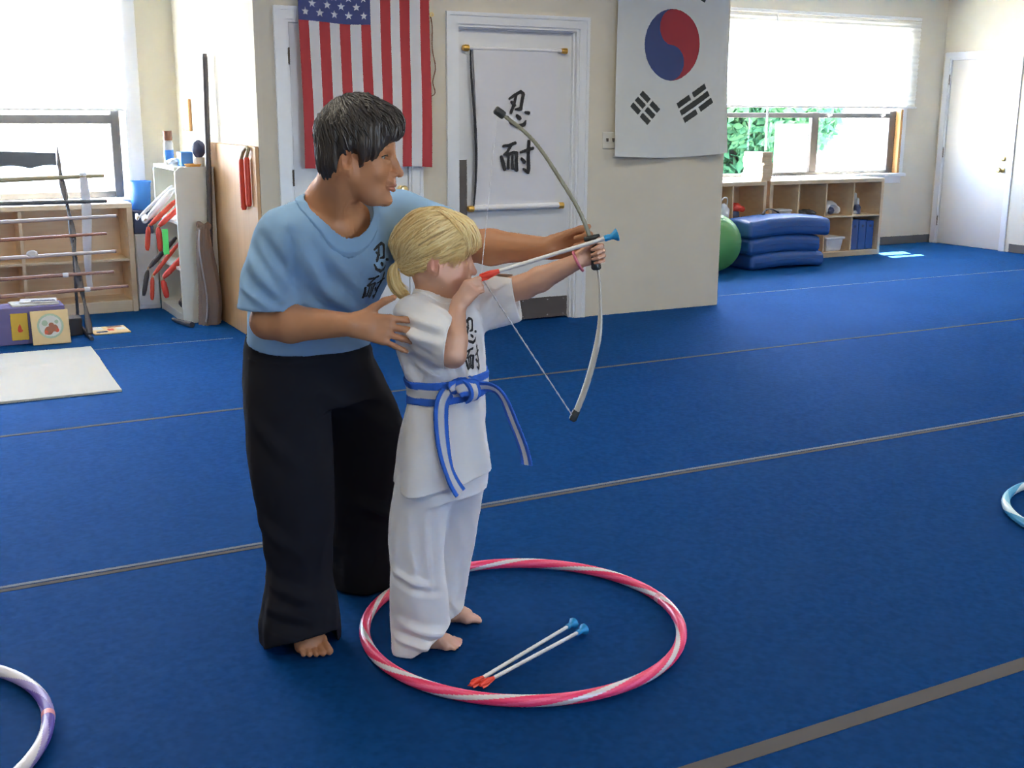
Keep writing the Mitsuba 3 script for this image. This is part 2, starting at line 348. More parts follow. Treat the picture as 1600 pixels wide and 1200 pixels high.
# outdoors
add('ground_outside', bx(-40, 60, -60, 90, -.35, -.25), 'concrete_out', **FL)
def tree(x, y, h, r, key, lab, seed):
    g = np.random.default_rng(seed); t = thing('tree', lab, 'tree')
    add(t + '__trunk', tube(spline([(x, y, -.3), (x + .1, y, h * .3), (x - .1, y + .1, h * .8)], 8), np.linspace(.18, .06, 8), 8), 'bark')
    n = 11000
    d = g.normal(size=(n, 3)); d /= np.linalg.norm(d, axis=1, keepdims=True)
    lump = .7 + .5 * meshkit.fbm(d * 2.3 + seed, 3)
    c = d * (lump * g.uniform(.55, 1, n) ** .5)[:, None] * np.array([r, r * .8, h * .5]) + np.array([x, y, h * .42])
    c = c[c[:, 2] > -.2]; n = len(c)
    a = g.normal(size=(n, 3)); a /= np.linalg.norm(a, axis=1, keepdims=True); b = np.cross(a, g.normal(size=(n, 3))); b /= np.linalg.norm(b, axis=1, keepdims=True)
    s = g.uniform(.10, .2, n)[:, None]
    v = np.stack([c - a * s, c + b * s * .55, c + a * s, c - b * s * .55], 1).reshape(-1, 3); i = np.arange(n)[:, None] * 4
    f = np.vstack([i + [0, 1, 2], i + [0, 2, 3]])
    add(t + '__foliage', trimesh.Trimesh(v, f, process=False), key, kind='stuff')
tree(16.3, 20.5, 4.6, 2.3, 'leaf', 'leafy green tree seen through the right window, left of the hanging cord', 3)
tree(20.2, 24.0, 5.2, 2.5, 'leaf_pale', 'leafy green tree seen through the right window, between cord and white sheet', 5)
# ------------------------------------------------------------------ flags, scroll, switch plate
def us_flag(p, n, uv):
    u, v = uv.x, uv.y
    red = mi.Color3f(.37, .045, .050); white = mi.Color3f(.70, .70, .72); blue = mi.Color3f(.055, .070, .20)
    s = dr.floor(u * 13)
    c = dr.select(s - 2 * dr.floor(s / 2) < .5, red, white)
    can = (u < 7 / 13) & (v > .88)
    gu, gv = u * 13 / 7 * 10, (v - .88) / .61 * 12
    i, j = dr.floor(gu + .5), dr.floor(gv + .5)
    dx, dy = (gu - i) * (.87 * 7 / 130), (gv - j) * (.61 / 12)
    par = i + j; even = par - 2 * dr.floor(par / 2) < .5
    r = dr.sqrt(dx * dx + dy * dy); w = 2 * math.pi / 5
    a = dr.atan2(dx, dy) + 10 * w; a = dr.abs(a - w * dr.floor(a / w + .5))
    R = .0265; ri = .40 * R
    edge = R * ri * math.sin(math.pi / 5) / (ri * dr.sin(math.pi / 5 - a) + R * dr.sin(a))
    star = even & (r < edge) & (i > .5) & (i < 9.5) & (j > .5) & (j < 11.5)
    return dr.select(can, dr.select(star, mi.Color3f(.72, .73, .76), blue), c)
def kr_flag(p, n, uv):
    x, z = uv.x, uv.y                       # metres from the flag's lower left corner
    white = mi.Color3f(.64, .66, .645); red = mi.Color3f(.27, .035, .045); blue = mi.Color3f(.035, .055, .15); black = mi.Color3f(.03, .035, .035)
    R = .246; cx, cz = .484, .788
    a = .07; lx, lz = (x - cx) / R, (z - cz) / R
    rx, rz = lx * math.cos(a) - lz * math.sin(a), lx * math.sin(a) + lz * math.cos(a)
    up = rx * rx + (rz - .5) * (rz - .5) < .25; dn = rx * rx + (rz + .5) * (rz + .5) < .25
    isred = up | ((rx > 0) & ~dn)
    c = dr.select(lx * lx + lz * lz < 1, dr.select(isred, red, blue), white)
    def tri(c, cx, cz, e1, e2, h1, h2, broken):
        dx, dz = x - cx, z - cz
        s, t = (dx * e1[0] + dz * e1[1]) / h1, (dx * e2[0] + dz * e2[1]) / h2
        q = (t + 1) / 2 * 3.35; k = dr.floor(q); on = (q - k < .70) & (k >= 0) & (k <= 2.1) & (dr.abs(s) < 1) & (q > 0)
        gap = dr.abs(s) < .10
        cut = mi.Bool(False)
        for b in broken: cut = cut | ((dr.abs(k - b) < .5) & gap)
        return dr.select(on & ~cut, black, c)
    c = tri(c, .245, .334, (.72, -.69), (-.62, -.78), .098, .098, (0, 1, 2))
    c = tri(c, .712, .362, (.87, .49), (.49, -.87), .135, .100, (0, 2))
    c = tri(c, .245, 1.245, (.72, .69), (-.62, .78), .098, .098, ())
    c = tri(c, .712, 1.222, (.87, -.49), (.49, .87), .118, .100, (1,))
    return c
mat('flag_stripes', proc(us_flag), .75, .2, sheen=.3)
mat('flag_white', proc(kr_flag), .75, .2, sheen=.3)

def cloth(w, h, pos, uvscale, nx=60, nz=90):
    """A hanging cloth with two faces: pos(s, t) -> xyz for s (0..w), t (0..h)."""
    s, t = np.meshgrid(np.linspace(0, w, nx), np.linspace(0, h, nz))
    P = pos(s, t); v = P.reshape(-1, 3); uv = np.stack([s / uvscale[0], t / uvscale[1]], -1).reshape(-1, 2)
    i, j = np.meshgrid(np.arange(nz - 1), np.arange(nx - 1), indexing='ij'); a = (i * nx + j).ravel()
    f = np.vstack([np.stack([a, a + 1, a + nx + 1], 1), np.stack([a, a + nx + 1, a + nx], 1)])
    return trimesh.Trimesh(v, f, process=False), uv

def us_pos(s, t):
    x = 2.298 + s * (.868 - .012 * (1 - t / 1.5)) / .87
    y = 7.022 - .012 * np.sin(s * 15 + 1.0) * (1 - t / 1.6) - .006 * np.sin(s * 31 + t * 2) - .02 * (1 - t / 1.5)
    return np.stack([x + .004 * np.sin(t * 5), y, 1.092 + t + .008 * np.cos(s * 9)], -1)
fl = thing('flag', 'flag with red and white vertical stripes and white stars on blue, hanging behind the man', 'flag')
m_, uv_ = cloth(.87, 1.52, us_pos, (.87, 1.0), 90, 90)
add(fl + '__cloth', m_, 'flag_stripes', smooth=True, uv=uv_)
cord = spline([(3.168, 7.03, 2.05), (3.185, 7.03, 1.95), (3.186, 7.03, 1.82), (3.203, 7.03, 1.70), (3.186, 7.03, 1.62), (3.20, 7.03, 1.56), (3.178, 7.03, 1.545)], 40)
add(fl + '__cord', tube(cord, .0035, 6), 'dark_wood', label='thin dark hanging cord')
add(fl + '__grommet', lathe([(.006, -.003), (.015, -.003), (.015, .003), (.006, .003), (.006, -.003)], 16).apply_transform(trimesh.transformations.rotation_matrix(math.pi / 2, [1, 0, 0])).apply_translation((3.176, 7.018, 2.045)), 'brass', smooth=40)
add(fl + '__pole', tube([(2.27, 7.02, 2.615), (3.2, 7.02, 2.615)], .011, 10), 'oak')

def kr_pos(s, t):
    k = 1 - np.clip(t / 1.45, 0, 1)
    x = 4.578 + s * (.945 + .055 * k) / .99 - .006 * np.sin(t * 4)
    y = 7.022 - .016 * np.sin(s * 7 + .6) * k ** 1.5 - .006 * np.sin(s * 17 + t * 3) * k - .012 * np.exp(-((s - .90) / .05) ** 2) - .012 * k
    return np.stack([x, y, 1.142 - .016 * np.sin(np.pi * np.clip(s / .99, 0, 1)) + .016 * (s / .99) ** 4 + t * 1.0], -1)
fk = thing('flag', 'white flag with a red and blue circle and black bars, hanging by the wall corner', 'flag')
m_, uv_ = cloth(.99, 1.48, kr_pos, (1.0, 1.0), 80, 100)
add(fk + '__cloth', m_, 'flag_white', smooth=True, uv=uv_)
add(fk + '__pole', tube([(4.56, 7.02, 2.625), (5.56, 7.02, 2.625)], .011, 10), 'oak')

sc_ = thing('hanging_scroll', 'white paper scroll with two black brush characters hanging on the white door', 'scroll')
def sc_pos(s, t):
    return np.stack([3.502 + s + 0 * t + .016 * np.sin(np.pi * t / 1.0) * np.exp(-s / .1), 7.086 + .004 * np.sin(t * 5) - .012 * np.exp(-s / .05) * np.sin(np.pi * t), .825 + t], -1)
m_, _ = cloth(.64, 1.025, sc_pos, (1, 1), 24, 30)
add(sc_ + '__paper', m_, 'paper_white', smooth=True)
add(sc_ + '__upper_rod', tube([(3.455, 7.085, 1.853), (4.185, 7.085, 1.853)], .011, 12), 'paper_edge')
add(sc_ + '__lower_rod', tube([(3.485, 7.08, .808), (4.165, 7.08, .808)], .020, 14), 'paper_edge')
for x, z, r in ((3.425, 1.853, .021), (4.175, 1.853, .019), (3.458, .806, .022), (4.163, .806, .022)):
    add(sc_ + '__rod_knob', tube([(x, 7.08, z), (x + .012, 7.08, z), (x + .04, 7.08, z)], [r * .8, r, r], 16), 'gold', smooth=40, label='golden brown rod end')
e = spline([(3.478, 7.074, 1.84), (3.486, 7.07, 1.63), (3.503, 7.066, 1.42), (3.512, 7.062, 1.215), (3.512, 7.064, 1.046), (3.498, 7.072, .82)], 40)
add(sc_ + '__edge_shadow', tube(e, .0055 + .004 * np.sin(np.linspace(0, np.pi, 40)), 8), 'black_soft', smooth=True, label='dark strip painted as the shadow of the curled left edge')  # dark strip stands in for the gap shadow along the curled paper
for strokes, x0, z0, w, h in ((REN, 3.742, 1.345, .195, .235), (NAI, 3.705, 1.035, .25, .215)):
    add(sc_ + '__character', wall_xz(shapely.affinity.translate(brush(strokes, w, h), x0, z0), 7.078, 7.081), 'ink', label='black brush character')
add(sc_ + '__nail', tube([(4.215, 7.085, 1.868), (4.215, 7.105, 1.868)], .005, 8), 'brass')

sp = thing('switch_plate', 'ivory light switch plate on the wall beside the white flag', 'switch plate')
add(sp + '__plate', cbox(4.50, 4.625, 7.042, 7.05, 1.195, 1.312, .003), 'plastic_ivory')
for x in (4.535, 4.585): add(sp + '__toggle', cbox(x - .006, x + .006, 7.028, 7.045, 1.245, 1.268, .002), 'bronze_plate')

# ------------------------------------------------------------------ hoops
def hoop(cx, cy, R, r, col, lab, turns, nm=1500, n=44, z0=.002):
    g = np.arange(nm) * 2 * np.pi / nm
    pts = np.stack([cx + R * np.cos(g), cy + R * np.sin(g), 0 * g + r + z0], 1)
    m = tube(pts, r, n, closed=True)
    ph = (np.arange(n) * 2 * np.pi / n)[None, :] + turns * g[:, None]
    c = np.array([col(x) for x in (ph.ravel() % (2 * np.pi))])
    t = thing('hula_hoop', lab, 'hula hoop')
    add(t + '__tube', m, 'hoop_paint', smooth=True, color=c)
    j = int(nm * .985)
    add(t + '__joint', tube(pts[[j - 6, j - 3, j, j + 3, j + 6]], r * 1.05, n), 'hoop_joint', smooth=40)
scene['hoop_paint'] = {'type': 'twosided', 'bsdf': {'type': 'principled', 'base_color': {'type': 'mesh_attribute', 'name': 'vertex_color'}, 'roughness': .3, 'specular': .5}}
mat('hoop_joint', (.80, .35, .40), .3)
def pinkc(x): x = (2 * x) % (2 * np.pi); return (.76, .70, .72) if x < 1.7 else ((.80, .045, .13) if x < 3.6 else (.90, .12, .24) if x < 4.8 else (.80, .045, .13))
def purplec(x): return (.72, .70, .76) if x < 2.6 else ((.13, .08, .36) if 3.6 < x < 5.0 else (.36, .30, .60))
def bluec(x): return (.60, .76, .82) if x < 2.4 else ((.05, .30, .52) if x < 4.6 else (.20, .50, .66))
hoop(1.487, 2.695, .452, .0155, pinkc, 'pink and white striped hula hoop lying around the child on the carpet', 5)
hoop(-.233, 2.810, .450, .0155, purplec, 'purple and white striped hula hoop cut off by the lower left corner', 6)
hoop(3.909, 2.435, .450, .0155, bluec, 'pale blue hula hoop cut off by the right edge', 6)

# ------------------------------------------------------------------ arrows
mat('arrow_white', (.80, .78, .76), .35)
mat('cup_blue', (.02, .27, .56), .4)
mat('nock_red', (.75, .06, .03), .35)
def along(m, p0, d):
    d = np.asarray(d, float) / np.linalg.norm(d); a = np.cross([0, 0, 1.0], d)
    if np.linalg.norm(a) < 1e-6: a = np.array([1.0, 0, 0])
    a /= np.linalg.norm(a); b = np.cross(d, a); M = np.eye(4); M[:3, 0], M[:3, 1], M[:3, 2], M[:3, 3] = a, b, d, p0
    return m.copy().apply_transform(M)
def arrow(tail, tip, lab, group=None, roll=0):
    tail, tip = np.array(tail), np.array(tip); d = tip - tail; L = np.linalg.norm(d)
    t = thing('arrow', lab, 'arrow', group)
    add(t + '__shaft', along(trimesh.creation.cylinder(.0052, L - .05, sections=14).apply_translation((0, 0, (L - .05) / 2 + .03)), tail, d), 'arrow_white', smooth=40)
    cup = lathe([(0, L - .034), (.0075, L - .034), (.0080, L - .022), (.0070, L - .018), (.0085, L - .012), (.0150, L - .003), (.0165, L), (.0150, L + .001), (.0075, L - .008), (0, L - .010)], 24)
    add(t + '__suction_cup', along(cup, tail, d), 'cup_blue', smooth=40, label='blue suction cup')
    nk = lathe([(0, .0), (.004, .0), (.0065, .004), (.0085, .02), (.0078, .035), (.0055, .052), (0, .053)], 16)
    add(t + '__nock', along(nk, tail, d), 'nock_red', smooth=40, label='red nock')
    for k_ in range(3):
        a = roll + k_ * 2 * math.pi / 3
        f_ = poly_mesh(sg.Polygon([(.006, .004), (.0120, .002), (.0125, .016), (.006, .050)]), .0022).apply_translation((0, 0, -.0011))
        f_.apply_transform(trimesh.transformations.rotation_matrix(math.pi / 2, [1, 0, 0])); f_.apply_transform(trimesh.transformations.rotation_matrix(a, [0, 0, 1]))
        add(t + '__vane', along(f_, tail, d), 'nock_red')
arrow((1.212, 2.422, .0165), (1.622, 2.578, .0175), 'white toy arrow on the carpet inside the pink hoop, the nearer of two', roll=math.pi / 2)
arrow((1.190, 2.434, .0165), (1.616, 2.626, .0175), 'white toy arrow on the carpet inside the pink hoop, the farther of two', roll=math.pi / 2)

# ------------------------------------------------------------------ right side: cubby shelves and what is on them
def cubby(lab, x0, x1, y0, y1, z1, cols, zmid, back='birch'):
    t = thing('cubby_shelf', lab, 'shelf')
    o, i = .038, .017
    add(t + '__top', cbox(x0, x1, y0, y1, z1 - o, z1), 'birch'); add(t + '__bottom', cbox(x0 + o, x1 - o, y0, y1, .0, .055), 'birch')
    for a in (x0, x1 - o): add(t + '__side', cbox(a, a + o, y0, y1, 0, z1 - o), 'birch')
    for c in cols: add(t + '__divider', cbox(c - i / 2, c + i / 2, y0 + .004, y1 - .01, .055, z1 - o), 'birch')
    e = [x0 + o] + list(cols) + [x1 - o]
    for a, b in zip(e[:-1], e[1:]): add(t + '__shelf', cbox(a + i / 2 * (a != e[0]), b - i / 2 * (b != e[-1]), y0 + .004, y1 - .01, zmid - i / 2, zmid + i / 2), 'birch')
    add(t + '__back', cbox(x0 + o, x1 - o, y1 - .01, y1, .05, z1 - o, .001), back)
    return t
cubby('birch cubby shelf under the right window, with tub and bottle in its holes', 7.668, 9.197, 8.93, 9.32, .793, (8.045, 8.412, 8.785), .412)
cubby('birch cubby shelf half hidden behind the wall corner, left of the other one', 6.10, 7.628, 8.93, 9.32, .793, (6.475, 6.865, 7.215), .412)
g_ = np.random.default_rng(11)
for i in range(11):
    z = .794 + i * .0255; dx, dy, a = g_.uniform(-.014, .014), g_.uniform(-.01, .01), g_.uniform(-.06, .06)
    m_ = cbox(-.062, .062, -.15, .15, 0, .0245, .002).apply_transform(trimesh.transformations.rotation_matrix(a, [0, 0, 1])).apply_translation((7.635 + dx, 9.10 + dy, z))
    add('wooden_board', m_, 'birch', label=('lowest', 'second lowest', 'third lowest', 'fourth lowest', 'fifth lowest', 'middle', 'fifth highest', 'fourth highest', 'third highest', 'second highest', 'topmost')[i] + ' small pine board of the stack on the cubby shelf before the right window', cat='board', group='stacked pine boards')
def wob(m, amp, sc, seed=0):
    v = m.vertices; n = m.vertex_normals; m.vertices = v + n * ((meshkit.fbm(v * sc, 3, seed) - .5) * 2 * amp)[:, None]; return m
def blob(c, r, seed=0, amp=.15, sub=3, sc=2.2):
    m = trimesh.creation.icosphere(sub, 1.0); d = m.vertices.copy()
    m.vertices = d * (1 + amp * 2 * (meshkit.fbm(d * sc + seed * 7.3, 3) - .5))[:, None] * np.array(r) + np.array(c)
    return m
# three curved shields
def shield(x0, x1, y0, y1, z0, th, arch, lab, seed, strap=False):
    mm = m3.Manifold.batch_hull([m3.Manifold.sphere(.045, 24).translate((x, y, z)) for x in (x0 + .045, x1 - .045) for y in (y0 + .045, y1 - .045) for z in (z0 + .045, z0 + th - .045)]).refine_to_length(.03).to_mesh()
    m = trimesh.Trimesh(mm.vert_properties[:, :3], mm.tri_verts, process=False); v = m.vertices.copy()
    s = (v[:, 0] - x0) / (x1 - x0); bulge = np.sin(np.pi * np.clip(s, 0, 1)); vv = np.sin(np.pi * np.clip((v[:, 1] - y0) / (y1 - y0), 0, 1))
    up = v[:, 2] > z0 + th / 2
    v[:, 2] += arch * bulge + np.where(up, .018 * vv, 0) + .01 * (meshkit.fbm(v * 6 + seed, 3) - .5)
    m.vertices = v
    t = thing('kick_shield', lab, 'kick shield')
    add(t + '__pad', m, 'blue_vinyl', smooth=50)
    xs = np.linspace(x0 + .05, x1 - .05, 30); zz = z0 + th / 2 + arch * np.sin(np.pi * (xs - x0) / (x1 - x0))
    add(t + '__seam', tube(np.stack([xs, 0 * xs + y0 - .001, zz], 1), .0045, 6), 'blue_vinyl', smooth=True)
    if strap:
        q = spline([(x0 + .33, y0 + .22, z0 + th + arch + .015), (x0 + .38, y0 + .24, z0 + th + arch + .055), (x0 + .5, y0 + .27, z0 + th + arch + .05), (x0 + .6, y0 + .30, z0 + th + arch + .012)], 16)
        add(t + '__strap', tube(q, .016, 8, flat=.35), 'black_soft', smooth=True, label='black carrying strap')
    return t
shield(7.08, 7.99, 8.45, 8.82, 0.0, .135, .022, 'blue curved kick shield at the bottom of the stack', 1)
shield(7.06, 7.94, 8.46, 8.83, .137, .15, .026, 'blue curved kick shield in the middle of the stack', 2)
shield(7.04, 8.05, 8.45, 8.84, .288, .165, .032, 'blue curved kick shield on top of the stack', 3, True)
b_ = thing('exercise_ball', 'green exercise ball peeking out behind the wall corner', 'ball')
def ballm():
    m = trimesh.creation.icosphere(5, .27); d = m.vertices / .27
    m.vertices = m.vertices * (1 - .012 * (np.abs(np.sin(d[:, 2] * 22)) < .18))[:, None]
    return m.apply_translation((6.72, 8.60, .27))
add(b_ + '__ball', ballm(), 'ball_green', smooth=60); add(b_ + '__valve', lathe([(0, 0), (.012, 0), (.01, .006), (0, .006)], 12, (6.72, 8.6, .538)), 'white_plastic')
# things in the cubbies
gl = thing('sparring_glove', 'red and navy padded glove in the left cubby above the ball', 'glove')
add(gl + '__cuff', blob((7.30, 9.04, .475), (.07, .07, .055), 2, .08), 'navy', smooth=True); add(gl + '__hand', blob((7.315, 9.03, .545), (.068, .075, .045), 3, .1), 'red_vinyl', smooth=True); add(gl + '__thumb', blob((7.37, 8.98, .53), (.022, .035, .03), 5), 'red_vinyl', smooth=True)
pl_ = thing('carry_bag', 'white crumpled bag behind the ball at the wall corner', 'bag')
add(pl_ + '__sack', blob((7.05, 8.88, .50), (.075, .05, .10), 4, .25), 'white_cloth', smooth=25); add(pl_ + '__handle', tube(spline([(7.02, 8.85, .58), (7.0, 8.84, .63), (7.05, 8.85, .66), (7.08, 8.86, .58)], 14), .006, 6), 'white_cloth', smooth=True)
add('cup', lathe([(0, 0), (.03, 0), (.036, .10), (.033, .10), (.028, .006), (0, .006)], 24, (7.745, 9.03, .4215)), 'white_plastic', smooth=40, label='small white cup in a cubby above the blue pads', cat='cup')
bx_ = thing('food_box', 'white plastic box with lid in a cubby right above the blue pads', 'box')
add(bx_ + '__body', cbox(7.825, 7.985, 8.96, 9.12, .4215, .488, .01), 'white_plastic'); add(bx_ + '__lid', cbox(7.818, 7.992, 8.953, 9.127, .488, .508, .006), 'white_plastic')
for i, x in enumerate((8.14, 8.27)):
    s = thing('shoe', 'dark low shoe in the second cubby from the left, ' + ('left one' if i == 0 else 'right one'), 'shoe')
    add(s + '__upper', blob((x, 9.05, .458), (.062, .115, .036), 8 + i, .12), 'black_soft', smooth=True); add(s + '__sole', rounded(x - .05, x + .05, 8.94, 9.16, .4215, .44, .008, 4), 'navy', smooth=40)
hd = thing('head_guard', 'white padded head guard with a dark opening in the third cubby', 'head guard')
_h = trimesh.boolean.difference([blob((8.575, 9.08, .497), (.10, .10, .075), 12, .06), trimesh.creation.icosphere(3, .058).apply_translation((8.565, 8.99, .475))], engine='manifold')
add(hd + '__shell', _h, 'white_vinyl', smooth=40); add(hd + '__padding', blob((8.565, 9.03, .468), (.046, .03, .038), 3, .05), 'navy', smooth=True)
for q in (-1, 1): add(hd + '__ear_pad', blob((8.575 + q * .085, 9.04, .475), (.022, .05, .04), 6, .05), 'white_vinyl', smooth=True)
bo = thing('bottle', 'navy bottle with white top in the right upper cubby', 'bottle')
add(bo + '__body', lathe([(0, 0), (.034, 0), (.036, .01), (.036, .075), (.022, .10), (0, .10)], 24, (8.935, 9.03, .4215)), 'navy', smooth=40); add(bo + '__cap', lathe([(0, .10), (.018, .10), (.018, .15), (.012, .165), (0, .165)], 20, (8.935, 9.03, .4215)), 'white_plastic', smooth=40)
add('spray_can', lathe([(0, 0), (.026, 0), (.028, .006), (.028, .15), (.018, .172), (.018, .20), (.014, .21), (0, .21)], 24, (8.985, 9.12, .4215)), 'white_plastic', smooth=40, label='tall white can behind the navy bottle in the right cubby', cat='can')
add('small_ball', trimesh.creation.icosphere(3, .022).apply_translation((8.865, 8.985, .4435)), 'white_plastic', smooth=True, label='small white ball beside the navy bottle in the cubby', cat='ball')
tb = thing('plastic_tub', 'translucent white plastic tub with lid in a lower cubby', 'tub')
def taper(x0, x1, y0, y1, z0, z1, k):
    m = rounded(x0, x1, y0, y1, z0, z1, .015, 4); v = m.vertices; s = (z1 - v[:, 2]) / (z1 - z0) * k
    v[:, 0] += ((x0 + x1) / 2 - v[:, 0]) * s; v[:, 1] += ((y0 + y1) / 2 - v[:, 1]) * s; m.vertices = v; return m
add(tb + '__body', taper(8.475, 8.71, 8.96, 9.18, .056, .185, .16), 'white_vinyl', smooth=40); add(tb + '__lid', rounded(8.463, 8.722, 8.948, 9.192, .178, .203, .009, 4), 'white_plastic', smooth=40)
for i in range(3):
    x = 8.815 + i * .108
    b = thing('file_box', ('left', 'middle', 'right')[i] + ' one of three blue boxes in the lower right cubby', 'box')
    add(b + '__body', cbox(x, x + .10, 8.97, 9.29, .056, .372 - .01 * i, .004), 'blue_box' if i == 0 else 'blue_vinyl'); add(b + '__finger_hole', lathe([(0, 0), (.014, 0), (.016, .002), (0, .002)], 16).apply_transform(trimesh.transformations.rotation_matrix(math.pi / 2, [1, 0, 0])).apply_translation((x + .05, 8.9705, .30)), 'navy')

# ------------------------------------------------------------------ left alcove: low shelf, rack with staffs
t = thing('low_shelf', 'pale wooden low shelf below the left window, behind the staff rack', 'shelf')
add(t + '__top', cbox(-1.5, 1.56, 8.73, 9.085, .755, .79), 'birch'); add(t + '__bottom', cbox(-1.46, 1.52, 8.74, 9.08, .0, .085), 'birch'); add(t + '__back', cbox(-1.46, 1.52, 9.07, 9.082, .08, .755, .001), 'birch')
for x in (-1.5, 1.52): add(t + '__side', cbox(x, x + .04, 8.73, 9.085, 0, .755), 'birch')
for x in (-.70, .055, .79): add(t + '__divider', cbox(x, x + .025, 8.745, 9.07, .085, .755), 'birch')
for a, b in ((-1.46, -.70), (-.675, .055), (.08, .79), (.815, 1.52)): add(t + '__shelf', cbox(a, b, 8.745, 9.07, .372, .392), 'birch')

rk = thing('weapon_rack', 'black leaning rack with scalloped crest board holding seven staffs', 'rack')
def rackline(z): return 7.79 + (z - .02) * .72
for x in (1.07, -.55):
    z = np.linspace(.03, 1.2, 40); yy = rackline(z)
    w = .016 + .006 * np.sin(z * 22)
    add(rk + '__upright', tube(np.stack([x + .006 * np.sin(z * 11), yy, z], 1), np.where(z > 1.05, .016 * (1.21 - z) / .16 + .002, w), 8, flat=.6), 'black_lacquer', smooth=True)
    add(rk + '__foot', tube([(x, 7.70, .014), (x, 7.80, .014), (x, 8.30, .014)], .014, 8), 'black_lacquer'); add(rk + '__brace', tube([(x, 8.28, .02), (x, rackline(.6), .6)], .010, 8), 'black_lacquer')
    for z in (.985, .822, .725, .615, .502, .376, .284): add(rk + '__peg', tube([(x, rackline(z) + .01, z - .028), (x, rackline(z) - .035, z - .026), (x, rackline(z) - .045, z - .006)], .006, 6), 'black_lacquer')
xs = np.linspace(-.55, 1.05, 90); q = (xs + .55) / 1.6
top = 1.158 + .022 * np.sin(np.pi * q); bot = 1.055 + .022 * np.abs(np.sin(np.pi * 6.5 * q + .6))
cr = wall_xz(sg.Polygon(list(zip(xs, top)) + list(zip(xs[::-1], bot[::-1]))), 0, .022); cr.apply_translation((0, rackline(1.1) - .02, 0))
add(rk + '__crest_board', cr, 'black_lacquer', label='scalloped black crest board')
add(rk + '__base_block', cbox(.93, 1.05, 7.93, 8.08, .0, .115, .005), 'black_soft')
mat('staff_tan', (.36, .30, .18), .45); mat('staff_pale', (.58, .50, .48), .25); mat('staff_red', (.30, .11, .06), .25, clearcoat=.6); mat('staff_brown', (.27, .13, .09), .25, clearcoat=.6)
rods = ((.978, 1.004, 1.338, 'staff_tan', .016, 'topmost tan staff on the black rack'), (.843, .838, 1.325, 'black_lacquer', .015, 'black staff second from the top on the rack'),
        (.722, .741, 1.375, 'staff_pale', .0135, 'pale pinkish staff third from the top on the rack'), (.612, .632, 1.285, 'staff_red', .0115, 'thin reddish staff fourth from the top on the rack'),
        (.505, .519, 1.325, 'staff_pale', .013, 'shiny pale staff fifth from the top on the rack'), (.383, .393, 1.285, 'staff_brown', .0125, 'brown staff with white tape, second from the bottom of the rack'),
        (.280, .302, 1.36, 'staff_brown', .0135, 'lowest brown staff on the rack'))
for za, zb, xe, m_, r, lab in rods:
    s = thing('staff', lab, 'staff'); zl = zb - (zb - za) * 2.2
    def at_x(x): k = (x + .9) / (xe + .9); z = zl + (zb - zl) * k; return np.array([x, rackline(z) - .03, z])
    xx = np.linspace(-.9, xe, 14)
    add(s + '__shaft', tube([at_x(x) for x in xx], r * (1 - .25 * np.abs(np.linspace(-1, 1, 14)) ** 3), 12), m_, smooth=40)
    add(s + '__end_cap', tube([at_x(xe - .004), at_x(xe + .003)], r * .78, 12), 'dark_wood')
    if 'tape' in lab: add(s + '__tape', tube([at_x(.965), at_x(1.0)], r * 1.25, 12), 'white_cloth', label='white tape')
    if 'fifth' in lab: add(s + '__cloth_tie', blob(at_x(.80) + [0, -.005, .018], (.035, .014, .024), 3), 'white_cloth', smooth=True, label='white cloth knot')
    if 'lowest' in lab: add(s + '__tape', tube([at_x(1.085), at_x(1.12)], r * 1.3, 12), 'white_cloth', label='white tape')
# a white belt hanging over the upper staff, behind the lower ones
def belt_pos(s, t):
    return np.stack([1.178 + s * (1 + .25 * np.sin(t * 5)) + .012 * np.sin(t * 6 + 1) + .012 * t, 8.535 + .012 * np.sin(t * 7 + s * 40), 1.022 - t], -1)
wb = thing('belt', 'white belt hung over the upper staffs of the black rack', 'belt')
m_, _ = cloth(.05, .80, belt_pos, (1, 1), 6, 40); add(wb + '__back_end', m_, 'white_cloth', smooth=True)
def belt_pos2(s, t):
    ang = np.clip(t / .03, 0, 1) * np.pi
    return np.stack([1.178 + s * .9 + .01 * t, np.where(t < .03, 8.46 + .07 * (1 + np.cos(ang)) / 2 - .0, 8.458 - .02 * np.sin(t * 4)), np.where(t < .03, 1.022 + .006 * np.sin(ang), 1.022 - (t - .03))], -1)
m_, _ = cloth(.05, .18, belt_pos2, (1, 1), 6, 40); add(wb + '__front_end', m_, 'white_cloth', smooth=True)

# ------------------------------------------------------------------ box, books, mat, magazine
pb = thing('storage_box', 'purple box with a yellow label on the carpet at the left edge', 'box')
add(pb + '__carton', cbox(.20, .93, 7.77, 7.98, 0, .235, .004), 'box_purple'); add(pb + '__label', cbox(.605, .705, 7.764, 7.77, .03, .20, .001), 'label_yellow', label='yellow label')
add(pb + '__emblem', wall_xz(brush([[(.5, .9, .10), (.45, .45, .26), (.5, .15, .30)], [(.2, .2, .12), (.8, .15, .14)]], .035, .045), 7.762, 7.764).apply_translation((.638, 0, .085)), 'print_red', label='red mark')
def lean(m, x0, y0, ang, tilt=0):   # upright thing in xz at y=0 leaning back about its lower edge
    m.apply_transform(trimesh.transformations.rotation_matrix(tilt, [0, 1, 0])); m.apply_transform(trimesh.transformations.rotation_matrix(-ang, [1, 0, 0])); return m.apply_translation((x0, y0, 0.004))
pk = thing('picture_book', 'cream picture book with a round green framed picture leaning on the purple box', 'book')
PB = dict(x0=.718, y0=7.685, ang=.26, tilt=.0)
add(pk + '__cover', lean(cbox(0, .225, 0, .014, 0, .215, .002), **PB), 'book_cream')
ring = sg.Point(.112, .115).buffer(.078).difference(sg.Point(.112, .115).buffer(.066)); disc = sg.Point(.112, .115).buffer(.066)
